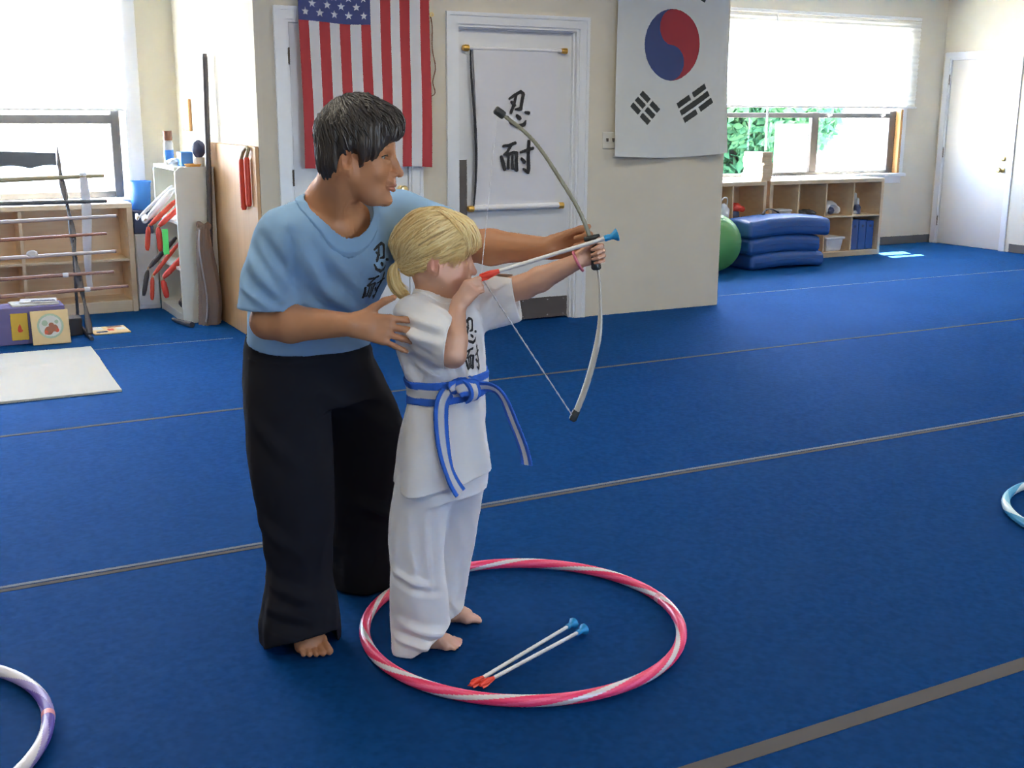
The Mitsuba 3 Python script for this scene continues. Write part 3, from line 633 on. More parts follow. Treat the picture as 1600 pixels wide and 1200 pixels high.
add(pk + '__picture_ring', lean(wall_xz(ring, -.0015, 0), **PB), 'print_green'); add(pk + '__picture', lean(wall_xz(disc, -.001, 0), **PB), 'print_pale')
g_ = np.random.default_rng(5)
for m_, cs in (('print_brown', [(.10, .085, .026), (.135, .10, .022), (.118, .12, .016)]), ('print_red', [(.085, .075, .012), (.15, .085, .012)]), ('print_green', [(.08, .135, .018), (.15, .14, .012)])):
    u = so.unary_union([sg.Point(x, z).buffer(r) for x, z, r in cs])
    add(pk + '__print', lean(wall_xz(u, -.0025, -.001), **PB), m_)
def magazine(lab, x0, x1, y0, y1, z, th, m_, patches, a=0):
    t = thing('magazine', lab, 'magazine'); c = np.array([(x0 + x1) / 2, (y0 + y1) / 2, 0]); Rz = trimesh.transformations.rotation_matrix(a, [0, 0, 1], c)
    add(t + '__pages', cbox(x0, x1, y0, y1, z, z + th, .002).apply_transform(Rz), m_)
    for pm, (u0, u1, v0, v1) in patches:
        add(t + '__print', cbox(x0 + u0 * (x1 - x0), x0 + u1 * (x1 - x0), y0 + v0 * (y1 - y0), y0 + v1 * (y1 - y0), z + th, z + th + .0008, .0003).apply_transform(Rz), pm)
magazine('white and navy magazine lying on the purple box', .62, .90, 7.80, 7.97, .236, .012, 'print_pale', (('navy', (.45, .9, .1, .5)), ('white_cloth', (.1, .5, .3, .8))), .05)
magazine('pale magazine on top of the other one on the purple box', .68, .90, 7.82, 7.96, .250, .010, 'white_cloth', (('navy', (.3, .95, .05, .4)),), -.12)
magazine('colourful thin magazine on the carpet by the foot of the rack', 1.11, 1.345, 7.88, 8.13, .001, .010, 'book_cream', (('print_pale', (.05, .35, .55, .95)), ('print_red', (.45, .62, .3, .6)), ('navy', (.1, .4, .1, .3)), ('print_pale', (.7, .95, .35, .7)), ('print_brown', (.5, .9, .75, .95))), .02)
def mat_pos(s, t):
    z = .012 + .012 * np.exp(-((t - .62 - .1 * s) / .05) ** 2) * np.exp(-((s - 1.2) / .5) ** 2) + .006 * np.exp(-((t - .9) / .04) ** 2) + .003 * np.sin(s * 6) * np.sin(t * 5) + .016 * np.exp(-((s - 1.42) / .05) ** 2) * np.exp(-((t - .8) / .25) ** 2)
    return np.stack([-.93 + s * 1.0 + .03 * t, 6.19 + t, z], -1)
m_, _ = cloth(1.92, 1.275, mat_pos, (1, 1), 90, 60)
v = m_.vertices.copy(); lo = v.copy(); lo[:, 2] = .001; nxx, nzz = 90, 60
idx = np.arange(nxx * nzz).reshape(nzz, nxx); bd = np.concatenate([idx[0], idx[1:, -1], idx[-1, ::-1][1:], idx[::-1, 0][1:]])
f = m_.faces.tolist(); N = len(v)
for a, b in zip(bd[:-1], bd[1:]): f += [[a, N + a, N + b], [a, N + b, b]]
add('floor_mat', trimesh.Trimesh(np.vstack([v, lo]), f, process=False), 'mat_white', smooth=30, label='off-white creased mat lying flat on the carpet at the left', cat='mat')

# ------------------------------------------------------------------ left alcove: cabinet corner
bc = thing('bookcase', 'cream bookcase seen from its end, with nunchaku sticking out', 'bookcase')
X0, X1, Y0, Y1, Z1 = 1.735, 1.998, 8.06, 8.78, 1.07
end = sg.Polygon([(X0, 0), (X1, 0), (X1, Z1), (X0 + .035, Z1), (X0, Z1 - .03)])
add(bc + '__side', wall_xz(end, Y0, Y0 + .025), 'cabinet_cream'); add(bc + '__side', wall_xz(end, Y1 - .025, Y1), 'cabinet_cream')
add(bc + '__top', cbox(X0, X1, Y0 + .025, Y1 - .025, Z1 - .025, Z1), 'cabinet_cream'); add(bc + '__back', cbox(X1 - .012, X1, Y0 + .025, Y1 - .025, 0, Z1 - .025), 'cabinet_cream')
for z in (.0, .36, .68): add(bc + '__shelf', cbox(X0 + .004, X1 - .012, Y0 + .025, Y1 - .025, z, z + (.06 if z == 0 else .022)), 'cabinet_cream')
def nunchaku(lab, pts1, pts2, r, m1, m2=None):
    t = thing('nunchaku', lab, 'nunchaku'); p1, p2 = np.array(pts1), np.array(pts2)
    def stick(p): 
        s = np.linspace(0, 1, 9); q = p[0] + (p[1] - p[0]) * s[:, None]
        return tube(q, r * np.array([.55, .9, 1, 1, 1, 1, 1, .9, .55]), 12)
    add(t + '__stick', stick(p1), m1, smooth=50); add(t + '__stick', stick(p2), m2 or m1, smooth=50)
    add(t + '__cord', tube(spline([p1[1], (p1[1] + p2[0]) / 2 + np.array([0, 0, .012]), p2[0]], 8), .004, 6), 'oak', smooth=True)
nunchaku('white nunchaku, upper one sticking out of the cream bookcase', [(1.80, 8.47, .925), (1.545, 8.40, .715)], [(1.53, 8.39, .70), (1.57, 8.62, .72)], .013, 'white_vinyl')
nunchaku('white thick nunchaku just below the upper white one', [(1.80, 8.42, .905), (1.59, 8.36, .70)], [(1.575, 8.36, .69), (1.62, 8.60, .705)], .024, 'white_vinyl')
nunchaku('red nunchaku with dark tip hanging below the white ones', [(1.80, 8.36, .83), (1.60, 8.32, .665)], [(1.588, 8.32, .655), (1.57, 8.32, .49)], .018, 'red_foam')
nunchaku('red nunchaku between the white ones and the end of the bookcase', [(1.80, 8.26, .79), (1.645, 8.24, .665)], [(1.638, 8.24, .655), (1.645, 8.24, .49)], .020, 'red_vinyl')
nunchaku('black nunchaku, leftmost on the lower shelf of the bookcase', [(1.80, 8.44, .56), (1.585, 8.38, .36)], [(1.575, 8.38, .345), (1.535, 8.38, .165)], .017, 'black_soft')
nunchaku('red nunchaku beside the black one on the lower shelf', [(1.80, 8.36, .53), (1.60, 8.32, .315)], [(1.592, 8.32, .30), (1.58, 8.32, .14)], .015, 'red_foam')
nunchaku('red nunchaku nearest the end panel on the lower shelf', [(1.81, 8.26, .45), (1.645, 8.22, .305)], [(1.642, 8.22, .29), (1.665, 8.22, .165)], .021, 'red_vinyl')
mat('tag_green_', (.12, .75, .15), .5)
add('price_tag', cbox(1.655, 1.695, 8.198, 8.202, .47, .645, .001), 'green_tag', label='bright green tag hanging at the bookcase between the nunchaku', cat='tag')
add('dark_pouch', blob((1.83, 8.3, .105), (.07, .08, .045), 4), 'black_soft', smooth=True, label='dark pouch on the bottom of the cream bookcase', cat='pouch')
wc = thing('white_cabinet', 'low white cabinet between the wooden shelf and the cream bookcase', 'cabinet')
add(wc + '__body', cbox(1.575, 1.733, 8.80, 9.10, 0, .555), 'white_plastic'); add(wc + '__door', cbox(1.582, 1.726, 8.79, 8.80, .03, .545, .002), 'white_plastic')
add('small_box', cbox(1.582, 1.722, 8.83, 9.06, .556, .725, .004), 'navy', label='navy box under the blue bucket', cat='box')
bk = thing('bucket', 'bright blue bucket on the navy box beside the window', 'bucket')
add(bk + '__body', lathe([(0, 0), (.066, 0), (.078, .20), (.074, .20), (.063, .006), (0, .006)], 32, (1.665, 8.94, .727)), 'blue_bucket', smooth=40); add(bk + '__rim', lathe([(.072, .195), (.082, .195), (.082, .208), (.072, .208), (.072, .195)], 32, (1.665, 8.94, .727)), 'blue_bucket', smooth=40)
# on the bookcase
bt = thing('bottle', 'clear bottle with a dark cap standing on the cream bookcase', 'bottle')
add(bt + '__body', lathe([(0, 0), (.03, 0), (.034, .01), (.034, .15), (.02, .17), (0, .17)], 24, (1.80, 8.52, 1.071)), 'clear_bottle', smooth=40); add(bt + '__cap', lathe([(0, .168), (.031, .168), (.031, .232), (0, .232)], 24, (1.80, 8.52, 1.071)), 'dark_wood', smooth=40); add(bt + '__label', lathe([(.0342, .03), (.035, .03), (.035, .10), (.0342, .10), (.0342, .03)], 24, (1.80, 8.52, 1.071)), 'blue_bucket', smooth=40)
add('carton', cbox(1.815, 1.895, 8.20, 8.34, 1.071, 1.165, .003), 'blue_bucket', label='small blue carton on the cream bookcase', cat='carton')
jr = thing('jar', 'white jar with a bulky navy top on the cream bookcase beside the long pole', 'jar')
add(jr + '__body', lathe([(0, 0), (.035, 0), (.037, .06), (0, .06)], 24, (1.93, 8.17, 1.071)), 'white_plastic', smooth=40); add(jr + '__top', blob((1.93, 8.17, 1.185), (.045, .045, .06), 5, .12), 'navy', smooth=True)
add('dish', lathe([(0, .004), (.045, .004), (.055, .018), (.058, .016), (.047, 0), (0, 0)], 24, (1.875, 8.13, 1.071)), 'orange_dish', smooth=40, label='orange dish at the front edge of the cream bookcase', cat='dish')
add('crumpled_paper', blob((1.80, 8.36, 1.098), (.045, .07, .022), 6, .3), 'white_cloth', smooth=20, label='crumpled white paper on the cream bookcase before the bottle', cat='paper')
wp = thing('wall_plaque', 'narrow tan plaque with dark edge on the bright alcove wall above the bookcase', 'plaque')
add(wp + '__board', cbox(2.012, 2.028, 8.76, 8.98, 1.30, 1.52), 'book_cream'); add(wp + '__edge', cbox(2.008, 2.029, 8.745, 8.76, 1.295, 1.525), 'wood_trim')
# plywood, pole, bag, red nunchaku on the wall
add('plywood_sheet', cbox(2.008, 2.029, 7.055, 8.24, 0, 1.232, .002), 'plywood', label='tall brown plywood sheet standing against the alcove wall behind the man', cat='plywood sheet')
add('pole', tube([(1.915, 8.02, .02), (1.955, 8.035, .9), (1.975, 8.045, 1.79), (1.976, 8.045, 1.815)], [.018, .019, .019, .012], 14), 'black_lacquer', smooth=40, label='long dark pole leaning in the alcove, its foot in a brown bag', cat='pole')
def bag_mesh():
    z = np.linspace(0, .69, 40); g = np.linspace(0, 2 * np.pi, 48, endpoint=False); v = []
    for i, zz in enumerate(z):
        k = .064 + .012 * np.sin(zz * 6 + .4) - .018 * (zz / .69) ** 3 + (.012 if zz > .66 else 0)
        r = k * (1 + .11 * np.sin(g * 5 + zz * 3) + .06 * np.sin(g * 9 - zz * 5))
        v.append(np.stack([1.893 + r * np.cos(g) + .012 * np.sin(zz * 8), 7.965 + .75 * r * np.sin(g), 0 * g + zz + (.02 * np.cos(g * 2 + 2) if zz > .6 else 0)], 1))
    v = np.vstack(v); f = []
    for i in range(39):
        for j in range(48):
            a, b = i * 48 + j, i * 48 + (j + 1) % 48; f += [[a, b, b + 48], [a, b + 48, a + 48]]
    v = np.vstack([v, [1.893, 7.965, .66], [1.893, 7.965, 0]])
    for j in range(48): f += [[39 * 48 + j, 39 * 48 + (j + 1) % 48, len(v) - 2], [(j + 1) % 48, j, len(v) - 1]]
    return trimesh.Trimesh(v, f, process=False)
sb_ = thing('pole_bag', 'brown and grey fabric bag standing at the foot of the dark pole', 'bag')
add(sb_ + '__sack', bag_mesh(), 'bag_brown', smooth=60)
q = spline([(1.845, 7.905, .66), (1.84, 7.90, .45), (1.862, 7.895, .25), (1.85, 7.90, .03)], 20); add(sb_ + '__strap', tube(q, .016, 8, flat=.3), 'bag_grey', smooth=True, label='grey strap')
add('short_stick', tube([(1.683, 8.17, .02), (1.70, 8.09, .018), (1.748, 7.87, .022)], [.012, .015, .02], 12), 'black_lacquer', smooth=40, label='short black stick lying on the carpet before the cream bookcase', cat='stick')
rn = thing('nunchaku', 'pair of red padded sticks hanging from the top of the plywood behind the man', 'nunchaku')
for y, z0, z1 in ((7.285, .835, 1.15), (7.165, .865, 1.165)):
    add(rn + '__stick', tube([(1.985, y, z0), (1.985, y, z0 + .015), (1.985, y + .01, z1 - .02), (1.985, y + .01, z1)], [.013, .019, .019, .014], 12), 'red_foam', smooth=50)
    add(rn + '__handle', tube([(1.985, y + .01, z1), (1.992, y - .02, z1 + .05), (1.998, 7.21, 1.226)], [.010, .012, .010], 8), 'staff_tan', smooth=True, label='tan cord loop')
# ------------------------------------------------------------------ people: implicit bodies on a grid, meshed by surface nets
STG = np.array([[math.cos(YAW), -math.sin(YAW), 0], [math.sin(YAW), math.cos(YAW), 0], [0, 0, 1.0]])   # rows: right, away, up
def to_world(v): return np.asarray(v) @ STG
def V(*a): return np.array(a, float)
def unit(v): v = np.asarray(v, float); return v / np.linalg.norm(v)

class Field:
    def __init__(s, lo, hi, h):
        s.lo, s.h = np.array(lo, float), h
        s.n = np.ceil((np.array(hi) - s.lo) / h).astype(int) + 1
        s.ax = [(s.lo[i] + h * np.arange(s.n[i])).astype(np.float32) for i in range(3)]
        s.d = np.full(s.n, .5, np.float32)
    def sub(s, lo, hi):
        sl = []
        for i in range(3):
            a = max(0, int((lo[i] - s.lo[i]) / s.h)); b = min(s.n[i], int((hi[i] - s.lo[i]) / s.h) + 2)
            if b <= a: return None
            sl.append(slice(a, b))
        return tuple(sl)
    def put(s, lo, hi, fn, k=.01, op='u'):
        m = k + 3 * s.h
        sl = s.sub(np.array(lo) - m, np.array(hi) + m)
        if sl is None: return
        x, y, z = s.ax[0][sl[0]][:, None, None], s.ax[1][sl[1]][None, :, None], s.ax[2][sl[2]][None, None, :]
        q, d = fn(x, y, z).astype(np.float32), s.d[sl]
        if op == 'u':
            g = np.maximum(k - np.abs(d - q), 0) / max(k, 1e-6); s.d[sl] = np.minimum(d, q) - g * g * k * .25
        elif op == 's':
            g = np.maximum(k - np.abs(d + q), 0) / max(k, 1e-6); s.d[sl] = np.maximum(d, -q) + g * g * k * .25
        elif op == 'i':
            s.d[sl] = np.maximum(d, q)
    def cone(s, a, b, ra, rb, k=.01, op='u'):
        a, b = np.asarray(a, float), np.asarray(b, float); ab = b - a; L = float(ab @ ab) + 1e-12; r = max(ra, rb)
        def fn(x, y, z):
            t = np.clip(((x - a[0]) * ab[0] + (y - a[1]) * ab[1] + (z - a[2]) * ab[2]) / L, 0, 1)
            return np.sqrt((x - a[0] - t * ab[0]) ** 2 + (y - a[1] - t * ab[1]) ** 2 + (z - a[2] - t * ab[2]) ** 2) - (ra + (rb - ra) * t)
        s.put(np.minimum(a, b) - r, np.maximum(a, b) + r, fn, k, op)
    def chain(s, pts, rs, k=.01, op='u'):
        for i in range(len(pts) - 1): s.cone(pts[i], pts[i + 1], rs[i], rs[i + 1], k, op)
    def ell(s, c, r, M=None, k=.01, op='u'):
        """Ellipsoid: half axes r along the rows of M."""
        c, r = np.asarray(c, float), np.asarray(r, float); M = np.eye(3) if M is None else np.asarray(M, float); R = r.max()
        def fn(x, y, z):
            u = [(x - c[0]) * M[i, 0] + (y - c[1]) * M[i, 1] + (z - c[2]) * M[i, 2] for i in range(3)]
            k0 = np.sqrt(sum((u[i] / r[i]) ** 2 for i in range(3))); k1 = np.sqrt(sum((u[i] / r[i] ** 2) ** 2 for i in range(3)))
            return k0 * (k0 - 1) / np.maximum(k1, 1e-9)
        s.put(c - R, c + R, fn, k, op)
    def loft(s, zs, cx, cy, wu, wv, ang, k=.01, op='u', fold=None, e=2.0, cut=True):
        """Stack of ellipses (half widths wu along ang, wv across), smooth in z; fold(phi, z) scales the radius."""
        from scipy.interpolate import PchipInterpolator as PI
        zs = np.asarray(zs, float); f = [PI(zs, np.broadcast_to(np.asarray(q, float), zs.shape)) for q in (cx, cy, wu, wv, ang)]
        R = max(np.max(wu), np.max(wv)) * 1.25; lo = V(np.min(cx) - R, np.min(cy) - R, zs[0]); hi = V(np.max(cx) + R, np.max(cy) + R, zs[-1])
        def fn(x, y, z):
            zz = np.clip(z, zs[0], zs[-1]); X, Y, U, Vv, A = (g(zz) for g in f)
            c, sn = np.cos(A), np.sin(A); u, v = (x - X) * c + (y - Y) * sn, -(x - X) * sn + (y - Y) * c
            sc = 1.0 if fold is None else fold(np.arctan2(v, u), zz)
            q = (np.abs(u / (U * sc)) ** e + np.abs(v / (Vv * sc)) ** e) ** (1 / e); m = np.minimum(U, Vv)
            g1 = np.sqrt((u / U ** 2) ** 2 + (v / Vv ** 2) ** 2)
            d = np.where(q > .15, q * (q - 1) / np.maximum(g1, 1e-6), -m * .8)
            return np.maximum(d, np.maximum(zs[0] - z, z - zs[-1])) if cut else d
        s.put(lo, hi, fn, k, op)
    def plane(s, p, n, lo, hi):
        """Cuts away what lies on the side the normal points to, inside the box."""
        p, n = np.asarray(p, float), unit(n)
        s.put(lo, hi, lambda x, y, z: (x - p[0]) * n[0] + (y - p[1]) * n[1] + (z - p[2]) * n[2], 0, 'i')
    def mesh(s, smooth=0):
        d = s.d; ins = d < 0; a = [slice(None, -1), slice(1, None)]
        cnt = np.zeros(tuple(s.n - 1), np.int8)
        for i, j, k in np.ndindex(2, 2, 2): cnt += ins[a[i], a[j], a[k]]
        act = (cnt > 0) & (cnt < 8); idx = np.argwhere(act); num = np.full(act.shape, -1, np.int32); num[tuple(idx.T)] = np.arange(len(idx))
        cor = np.array(list(np.ndindex(2, 2, 2))); val = np.stack([d[tuple((idx + c).T)] for c in cor], 1)
        acc, w = np.zeros((len(idx), 3)), np.zeros(len(idx))
        for p in range(8):
            for q in range(p + 1, 8):
                if np.abs(cor[p] - cor[q]).sum() != 1: continue
                m = (val[:, p] < 0) != (val[:, q] < 0); t = np.where(m, val[:, p] / np.where(m, val[:, p] - val[:, q], 1), 0)
                acc += m[:, None] * (cor[p] + t[:, None] * (cor[q] - cor[p])); w += m
        v = s.lo + s.h * (idx + acc / w[:, None])
        F = []
        for ax in range(3):
            b, c = (ax + 1) % 3, (ax + 2) % 3
            sl0, sl1 = [slice(1, -1)] * 3, [slice(1, -1)] * 3
            sl0[ax], sl1[ax] = slice(0, -1), slice(1, None)
            A, B = ins[tuple(sl0)], ins[tuple(sl1)]
            e = np.argwhere(A != B); 
            off = np.ones(3, int); off[ax] = 0; e = e + off
            flip = A[tuple((e - off).T)]
            db, dc = np.eye(3, dtype=int)[b], np.eye(3, dtype=int)[c]
            q = np.stack([num[tuple((e - o).T)] for o in (db + dc, dc, 0 * db, db)], 1)
            q[~flip] = q[~flip][:, ::-1]; F.append(q)
        F = np.vstack(F); f = np.vstack([F[:, [0, 1, 2]], F[:, [0, 2, 3]]])
        m = trimesh.Trimesh(v, f, process=False)
        if smooth:
            from scipy.sparse import coo_matrix
            e = np.vstack([f[:, [0, 1]], f[:, [1, 2]], f[:, [2, 0]]]); e = np.vstack([e, e[:, ::-1]]); N = len(v)
            A = coo_matrix((np.ones(len(e)), (e[:, 0], e[:, 1])), (N, N)).tocsr(); A.data[:] = 1; D = np.maximum(np.asarray(A.sum(1)), 1)
            for _ in range(smooth):
                v = v + .5 * (A @ v / D - v); v = v - .52 * (A @ v / D - v)
            m = trimesh.Trimesh(v, f, process=False)
        return m
    def merge(s, o, k):
        g = np.maximum(k - np.abs(s.d - o.d), 0) / k; s.d = np.minimum(s.d, o.d) - g * g * k * .25
    def biggest(s, smooth=0):
        m = s.mesh(smooth); cc = trimesh.graph.connected_component_labels(m.edges, node_count=len(m.vertices)); n = np.bincount(cc)
        keep = cc == n.argmax(); mp = np.cumsum(keep) - 1; f = m.faces[keep[m.faces[:, 0]]]
        return trimesh.Trimesh(m.vertices[keep], mp[f], process=False)

def ribbon(pts, ups, w, th=.003, n=None):
    """A strap: centre line pts, width directions ups."""
    p = spline(pts, n) if n else np.asarray(pts, float)
    u0 = np.asarray(ups, float); q0 = np.asarray(pts, float); sd = np.r_[0, np.cumsum(np.linalg.norm(np.diff(q0, axis=0), axis=1))]
    u = np.stack([np.interp(np.linspace(0, sd[-1], n), sd, u0[:, i]) for i in range(3)], 1) if n else u0
    u = u / np.linalg.norm(u, axis=1, keepdims=True); t = np.gradient(p, axis=0); t /= np.linalg.norm(t, axis=1, keepdims=True)
    nn = np.cross(t, u); nn /= np.linalg.norm(nn, axis=1, keepdims=True); u = np.cross(nn, t)
    cols = np.linspace(-1, 1, 13); v = []
    for sgn in (1, -1):
        v.append(p[:, None] + cols[None, :, None] * u[:, None] * w / 2 + sgn * nn[:, None] * th / 2)
    v = np.stack(v, 1).reshape(-1, 3); N, C = len(p), len(cols); f = []
    I = lambda i, s, j: (i * 2 + s) * C + j
    for i in range(N - 1):
        for j in range(C - 1):
            f += [[I(i, 0, j), I(i + 1, 0, j), I(i + 1, 0, j + 1)], [I(i, 0, j), I(i + 1, 0, j + 1), I(i, 0, j + 1)], [I(i, 1, j), I(i + 1, 1, j + 1), I(i + 1, 1, j)], [I(i, 1, j), I(i, 1, j + 1), I(i + 1, 1, j + 1)]]
        for j in (0, C - 1): f += [[I(i, 0, j), I(i, 1, j), I(i + 1, 1, j)], [I(i, 0, j), I(i + 1, 1, j), I(i + 1, 0, j)]]
    for i in (0, N - 1):
        for j in range(C - 1): f += [[I(i, 0, j), I(i, 0, j + 1), I(i, 1, j + 1)], [I(i, 0, j), I(i, 1, j + 1), I(i, 1, j)]]
    lat = np.abs(np.tile(cols, 2 * N))
    return trimesh.Trimesh(v, f, process=False), lat

def hand(F, wrist, d, n, thumb, L, curl, spread=(.16, .05, -.06, -.18), thumb_dir=None, r=1.0, tc=(.25, .35), k=.006, palm=True):
    """Five fingers on a palm. d: along the fingers, n: out of the back of the hand, thumb: +1 when the thumb side is n x d, -1 otherwise."""
    d = unit(d); n = unit(n - d * (n @ d)); s = np.cross(n, d) * thumb; w = np.asarray(wrist, float)
    R = .0088 * L / .185 * r
    kn = []
    for i, o in enumerate((.029, .0095, -.0095, -.0275)):
        o = o * L / .185; base = w + d * (.50 - .012 * i * i * .5) * L + s * o + n * .003; kn.append(base)
        F.cone(w + d * .06 * L + s * o * .62, base, R * 1.55, R * 1.28, .012 * L / .185)
    F.cone(w - d * .02 * L, w + d * .2 * L, R * 2.1, R * 2.3, .015 * L / .185)
    for i in range(4):
        ln = L * np.array([.245, .155, .115]) * (.93, 1.0, .95, .77)[i]; fd = unit(d + s * spread[i]); ax = np.cross(fd, n); p = kn[i]; a = 0
        c = curl[i] if hasattr(curl[i], '__len__') else (curl[i], curl[i], curl[i] * .7); rr = R * (1, 1.03, .98, .86)[i]
        for j in range(3):
            a += c[j]; q = p + ln[j] * (fd * math.cos(a) - n * math.sin(a))
            F.cone(p, q, rr * (1.0, .96, .88)[j], rr * (.96, .88, .72)[j], .0035 * L / .185 if j else .006 * L / .185); p = q
    td = unit(thumb_dir) if thumb_dir is not None else unit(d * .75 + s * .6 - n * .25)
    b0 = w + d * .10 * L + s * .020 * L / .185 - n * .006 * L / .185; b1 = b0 + td * .23 * L
    F.cone(b0, b1, R * 1.75, R * 1.25, .014 * L / .185)
    t2 = unit(td * math.cos(tc[0]) + unit(d + .0 * s) * math.sin(tc[0])); b2 = b1 + t2 * .18 * L; F.cone(b1, b2, R * 1.2, R * 1.08, .005)
    t3 = unit(t2 * math.cos(tc[1]) + d * math.sin(tc[1])); b3 = b2 + t3 * .13 * L; F.cone(b2, b3, R * 1.1, R * .82, .004)
    return dict(kn=kn, thumb=(b1, b2, b3), s=s, d=d, n=n, R=R)

def head(F, O, M, s, child=False):
    """Skull, face and ears. Local axes (rows of M): forward, left, up; unit head 0.23 m chin to crown, times s."""
    g = lambda x, y, z: O + s * (x * M[0] + y * M[1] + z * M[2])
    E = lambda c, r, k, op='u', A=None: F.ell(g(*c), np.array(r) * s, M if A is None else A, k * s, op)
    E((-.008, 0, .030), (.098, .076, .086), .01)                         # cranium
    E((.030, 0, .020), (.066, .064, .070), .02)                          # brow and temples
    E((.040, 0, -.045), (.050, .056, .066), .03)                         # mid face
    if child: E((.043, .024, -.056), (.036, .034, .042), .04); E((.043, -.024, -.056), (.036, .034, .042), .04); E((.062, 0, -.094), (.024, .028, .020), .025)
    else: E((.052, 0, -.094), (.034, .034, .024), .025); E((.052, .036, -.038), (.026, .026, .024), .02); E((.052, -.036, -.038), (.026, .026, .024), .02)
    for q in (-1, 1):
        F.cone(g(-.006, q * .060, -.035), g(.050, q * .024, -.098), (.019 if child else .014) * s, .014 * s, .035 * s)          # jaw
        E((.082, q * .032, .004), (.016, .019, .012), .012, 's')          # eye socket
        F.cone(g(.080, q * .014, .018), g(.068, q * .050, .019), .010 * s, .009 * s, .012 * s)            # brow ridge
        F.cone(g(.079, q * .022, .0075), g(.073, q * .045, .0065), .0052 * s, .0048 * s, .004 * s)        # upper lid
        F.cone(g(.080, q * .023, -.0075), g(.073, q * .044, -.007), .0045 * s, .0045 * s, .004 * s)       # lower lid
    nl = .80 if child else 1.0
    F.chain([g(.088, 0, .012), g(.098 * (1 if not child else .985), 0, -.014), g(.094 + .019 * nl, 0, -.038)], [.0085 * s, .0088 * s, .0105 * s], .010 * s)   # nose
    for q in (-1, 1): E((.097, q * .0115, -.041), (.011, .0075, .0075), .006); E((.105, q * .006, -.049), (.004, .0028, .004), .002, 's')
    F.cone(g(.094, -.016, -.060), g(.094, .016, -.060), .009 * s, .009 * s, .012 * s)
    F.chain([g(.088, -.022, -.0715), g(.1005, -.006, -.068), g(.1005, .006, -.068), g(.088, .022, -.0715)], [.003 * s, .0048 * s, .0048 * s, .003 * s], .004 * s)   # lips
    F.chain([g(.087, -.020, -.0745), g(.0985, 0, -.0795), g(.087, .020, -.0745)], [.003 * s, .0052 * s, .003 * s], .004 * s)
    F.chain([g(.088, -.023, -.0735), g(.1045, 0, -.0738), g(.088, .023, -.0735)], [.0012 * s, .0016 * s, .0012 * s], .003 * s, 's')
    E((.082, 0, -.108), (.016, .020, .014), .016)                        # chin
    for q in (-1, 1):                                                   # ears: rim, bowl, lobe
        A = np.array([unit(M[0] + q * .45 * M[1]), unit(q * M[1] - .45 * M[0]), M[2]])
        c = (-.010, q * .080, -.012)
        E(c, (.0205, .010, .034), .006, 'u', A); E((-.002, q * .090, -.009), (.0125, .0100, .0225), .002, 's', A)
        E((-.004, q * .079, -.037), (.010, .0065, .011), .006, 'u', A); E((.003, q * .080, -.014), (.0045, .005, .007), .004, 'u', A)
    return g

def eye_parts(key, g, M, s, iris, lid=None):
    for q in (-1, 1):
        c = g(.0670, q * .033, .0005); R = .0125 * s
        m = trimesh.creation.icosphere(4, 1.0); d = m.vertices.copy(); m.vertices = c + R * d @ M
        fw = unit(V(1, 0, -.04)); a = np.degrees(np.arccos(np.clip(d @ fw, -1, 1)))
        col = np.where((a < 12)[:, None], [[.01, .01, .01]], np.where((a < 27)[:, None], [iris], [[.36, .33, .31]]))
        m.vertices = to_world(m.vertices); add(key + '__eye', m, 'eye_paint', smooth=True, color=col)

scene['skin_paint'] = {'type': 'twosided', 'bsdf': {'type': 'principled', 'base_color': {'type': 'mesh_attribute', 'name': 'vertex_color'}, 'roughness': .52, 'specular': .4}}
scene['eye_paint'] = {'type': 'twosided', 'bsdf': {'type': 'principled', 'base_color': {'type': 'mesh_attribute', 'name': 'vertex_color'}, 'roughness': .15, 'specular': .5}}
scene['hair_paint'] = {'type': 'twosided', 'bsdf': {'type': 'principled', 'base_color': {'type': 'mesh_attribute', 'name': 'vertex_color'}, 'roughness': .42, 'specular': .45}}
scene['cloth_paint'] = {'type': 'twosided', 'bsdf': {'type': 'principled', 'base_color': {'type': 'mesh_attribute', 'name': 'vertex_color'}, 'roughness': .85, 'specular': .15, 'sheen': .3}}
mat('shirt_blue', (.225, .365, .535), .85, .15, sheen=.3)
mat('collar_blue', (.21, .35, .52), .85, .15, sheen=.3)
mat('trouser_black', (.0065, .007, .010), .85, .12)
mat('shirt_white', (.80, .79, .78), .85, .15, sheen=.3)
mat('trouser_white', (.84, .84, .845), .85, .15, sheen=.3)
mat('hair_black', (.016, .013, .012), .45, .45)
mat('lash', (.02, .015, .012), .6)

def locks(F_hair, paths, r, n=7, tip=.25, flat=.55):
    ms = []
    for p, rr in zip(paths, r):
        s = np.linspace(0, 1, len(p)); ms.append(tube(p, rr * np.minimum(1, .35 + 3 * s) * (1 - (1 - tip) * s ** 3), n, flat=flat))
    return cat_(*ms)

def decal(shape, surf, origin, ex, ey, n, lift=.0012, step=.004):
    """Flat print laid on a surface: a polygon drawn in the plane (origin, ex, ey), dropped along -n onto the mesh surf."""
    gs = getattr(shape, 'geoms', [shape]); vs, fs, k = [], [], 0
    for g in gs:
        v, f = trimesh.creation.triangulate_polygon(g.segmentize(step), engine='earcut'); v, f = trimesh.remesh.subdivide_to_size(np.c_[v, 0 * v[:, :1]], f, step)
        vs.append(v); fs.append(f + k); k += len(v)
    v, f = np.vstack(vs), np.vstack(fs)
    P = origin + v[:, :1] * ex + v[:, 1:2] * ey
    loc, ri, ti = surf.ray.intersects_location(P + n * .25, np.tile(-n, (len(P), 1)), multiple_hits=False)
    out = P.copy(); ok = np.zeros(len(P), bool); out[ri] = loc + n * lift; ok[ri] = True
    f = f[ok[f].all(1)]
    e = np.linalg.norm(out[f[:, 0]] - out[f[:, 1]], axis=1); f = f[e < .03]
    return trimesh.Trimesh(out, f, process=False)
